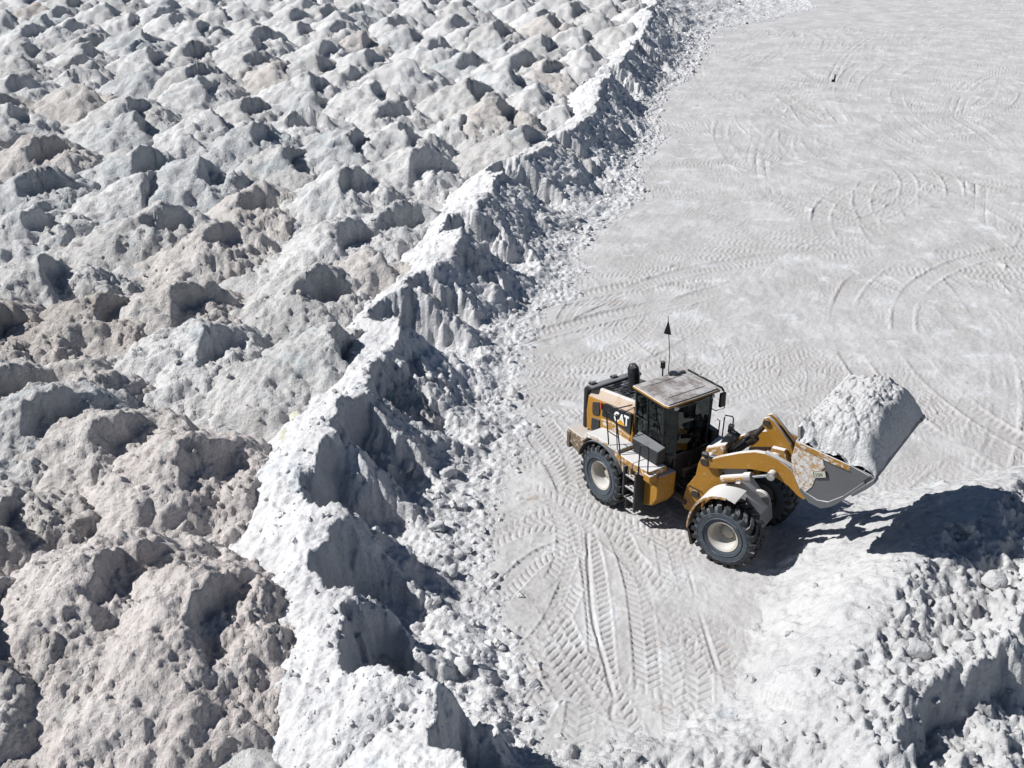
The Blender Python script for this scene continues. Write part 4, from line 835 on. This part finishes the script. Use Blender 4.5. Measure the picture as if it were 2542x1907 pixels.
# tilt lever, tilt cylinder, bucket link
lv = MB()
for y0 in (-.14, .06): lv.prism([(1.93, 3.44), (1.96, 3.60), (2.07, 3.67), (2.21, 3.60), (2.46, 3.36), (2.70, 3.12), (2.84, 2.82), (2.86, 2.55), (2.80, 2.44), (2.66, 2.46), (2.58, 2.72), (2.36, 2.86), (2.24, 3.05), (2.10, 3.26)], y0, y0+.09)
lv.box(2.25, 2.5, -.06, .07, 2.95, 3.2); lv.build('tilt_lever', 'yellow_dusty', front=True, bevel=.012)
MB().lathe([(0, -.19), (.085, -.19), (.085, .19), (0, .19)], (2.05, 0, 3.52), 18).build('tilt_pin', 'dirty', front=True)
tc_ = MB().tube([(1.0, 0, 2.12), (1.24, 0, 2.40), (1.64, 0, 2.87)], .12, 16).build('tilt_cylinder', 'black', front=True, smooth=50)
MB().tube([(1.60, 0, 2.82), (1.72, 0, 2.97)], .16, 14).build('gland', 'dirty', tc_, front=True); MB().tube([(1.70, 0, 2.94), (2.05, 0, 3.50)], .065, 12).build('rod', 'dirty', tc_, front=True)
th = MB()
for k, yy in enumerate((-.16, .17)): th.tube([(1.15, yy, 2.42), (1.5, yy*1.1, 2.92), (1.78, yy, 3.12)], .024, 6)
th.build('tilt_hose', 'black_tube', front=True)
MB().prism([(2.70, 2.42), (2.82, 2.60), (3.42, 3.02), (3.52, 2.92), (2.86, 2.40)], -.07, .07).build('bucket_link', 'dirty', front=True, bevel=.01)

# ---- bucket
BW = 1.72
SIDE = [(3.36, 4.18), (3.52, 4.17), (4.20, 4.05), (5.06, 3.92), (5.14, 3.86), (4.78, 3.44), (4.46, 3.00), (4.32, 2.86), (4.12, 2.75), (3.84, 2.80), (3.56, 3.05), (3.38, 3.38), (3.30, 3.75)]
shell_o = [(5.00, 3.70), (4.78, 3.44), (4.46, 3.00), (4.32, 2.86), (4.12, 2.75), (3.84, 2.80), (3.56, 3.05), (3.38, 3.38), (3.30, 3.75), (3.34, 4.20)]
def inset(P, t):
    o = []
    for i, p in enumerate(P):
        a = Vector(P[max(i-1, 0)]); b = Vector(P[min(i+1, len(P)-1)]); d = (b-a).normalized(); nn = Vector((d.y, -d.x)); o.append((p[0]+nn.x*t, p[1]+nn.y*t))
    return o
shell_i = inset(shell_o, .035)
bk = MB().prism(shell_o+shell_i[::-1], -BW, BW).build('bucket', 'steel', front=True, bevel=.006)
for sg in (-1, 1):
    MB().prism(SIDE, sg*(BW-.005), sg*(BW+.035)).build('side_plate', 'steel', bk, front=True, bevel=.006)
    # upper rim bar on the side, wear strip below
    MB().prism([(3.36, 4.22), (3.36, 4.10), (4.20, 3.93), (4.62, 3.88), (4.62, 4.02), (4.20, 4.08)], sg*(BW+.035), sg*(BW+.075)).build('rim_bar', 'yellow_caked', bk, front=True, bevel=.008)
    MB().prism([(4.62, 4.02), (4.62, 3.88), (4.92, 3.72), (5.06, 3.90)], sg*(BW+.035), sg*(BW+.07)).build('rim_bar', 'steel', bk, front=True, bevel=.006)
    MB().prism([(4.96, 3.74), (4.80, 3.52), (4.56, 3.22), (4.26, 2.96), (4.02, 2.92), (3.72, 3.02), (3.62, 3.10), (3.57, 3.03), (3.84, 2.79), (4.12, 2.74), (4.32, 2.85), (4.47, 2.99), (4.80, 3.43), (5.0, 3.66)], sg*(BW+.035), sg*(BW+.075)).build('wear_plate', 'steel', bk, front=True, bevel=.006)
    # caked dirt and exposed paint towards the back of the side
    MB().prism([(3.30, 3.76), (3.36, 4.12), (3.70, 4.04), (3.98, 4.0), (4.08, 3.78), (3.92, 3.52), (3.86, 3.20), (3.70, 2.98), (3.58, 3.06), (3.40, 3.38)], sg*(BW+.035), sg*(BW+.050)).build('caked_dust', 'caked', bk, front=True, bevel=.006)
    MB().prism([(4.72, 3.34), (5.15, 3.86), (5.20, 3.79), (5.04, 3.58), (4.77, 3.29)], sg*(BW-.16), sg*(BW+.09)).build('corner_tooth', 'steel', bk, front=True, bevel=.006)
MB().prism([(4.88, 3.55), (5.13, 3.85), (5.17, 3.79), (4.93, 3.50)], -BW-.03, BW+.03).build('cutting_edge', 'steel', bk, front=True, bevel=.004)
MB().prism([(3.33, 4.18), (3.40, 4.18), (3.36, 4.48), (3.30, 4.47)], -BW*.93, BW*.93).build('spill_guard', 'grey_plate', bk, front=True, bevel=.006)
for yy in (-.65, 0, .65): MB().prism([(3.34, 3.3), (3.12, 2.52), (3.25, 2.22), (3.46, 2.20), (3.62, 2.98)], yy-.06, yy+.06).build('bucket_ear', 'yellow_caked', bk, front=True, bevel=.01)
# number plate on the near side
def pl(k): return [(4.0+(x-4.0)*k, 3.58+(z-3.58)*k) for x, z in [(3.80, 3.60), (4.14, 3.74), (4.20, 3.55), (3.86, 3.42)]]
MB().prism(pl(.80), -(BW+.078), -(BW+.05)).build('number_plate', 'dirty', bk, front=True)
MB().prism(pl(.70), -(BW+.082), -(BW+.077)).build('plate_face', 'plate_face', bk, front=True)
text_part('lettering', '104', 'mud', .125, (3.905, -(BW+.083), 3.495), (.93, 0, .37), (-.32, 0, .95), bk, front=True, depth=.002, bold=.003, sx=.95)

# ---- load of white material in the bucket
nx, ny = 100, 160; ax_ = np.linspace(3.36, 5.15, nx); ay_ = np.linspace(-BW+.01, BW-.01, ny); AX, AY = np.meshgrid(ax_, ay_)
e = np.clip(1-np.abs(AY-.08)/(BW-.08), 0, 1)
rim_z = 4.15-.145*(AX-3.4)
crest = 4.10+.80*np.sin(np.clip(e*1.75, 0, 1)*math.pi/2)**.5+.09*fbm(AY*1.3, AY*0, 3, 201)
xc = 4.60+.10*fbm(AY*1.1+5, AY*0, 2, 202)
tb = np.clip((xc-AX)/(xc-3.36), 0, 1); back = crest-(crest-4.50)*(.35*tb+.65*tb*tb)*np.clip(e*4, 0, 1)
tf = np.clip((AX-xc)/(5.15-xc), 0, 1); frnt = crest+(3.88-crest)*(.25*tf+.75*tf**2.4)
hz_ = np.where(AX < xc, back, frnt)-.10*np.exp(-((AX-xc)/.16)**2)
hz_ = np.maximum(hz_, rim_z+.05-.18*sstep(4.7, 5.15, AX))
rough = 1-.75*sstep(-.05, .25, AX-xc)
hz_ += rough*(.09*fbm(AX*1.8, AY*1.8, 4, 203)+.035*billow(AX*5, AY*5, 3, 208)+clods(AX, AY, .24, 204, .7)*.8+clods(AX, AY, .10, 205, .9)*.6)+(1-rough)*.05*fbm(AX*.8, AY*2.2, 3, 206)
wx_ = AX*CA-AY*SA_; wy_ = AX*SA_+AY*CA; cP, sP = math.cos(PSI), math.sin(PSI)
Vh = np.column_stack([(wx_*cP-wy_*sP).ravel(), (wx_*sP+wy_*cP).ravel(), hz_.ravel()])
o = bpy.data.objects.new('bucket_load', np_mesh('bucket_load', Vh, grid_quads(ny, nx))); o.data.materials.append(M['white']); o.location = (4.52, 24.17, 0); link(o)
tag(o, 'heap of loose white material filling the raised loader bucket', 'load')

# ------------------------------------------------------------------ small dark stake far out on the floor
p = at(2071, 203, 0); st = MB(); st.box(-.05, .05, -.04, .04, 0, .5, taper=.8); sk = st
sk.box(-.20, -.02, -.10, .10, 0, .16, taper=.6); me = bpy.data.meshes.new('stake'); me.from_pydata(sk.v, [], sk.f); me.materials.append(M['black_tube']); o = bpy.data.objects.new('stake', me); o.location = p; link(o)
tag(o, 'small black stake standing among curved scuff marks far out on the floor', 'stake')
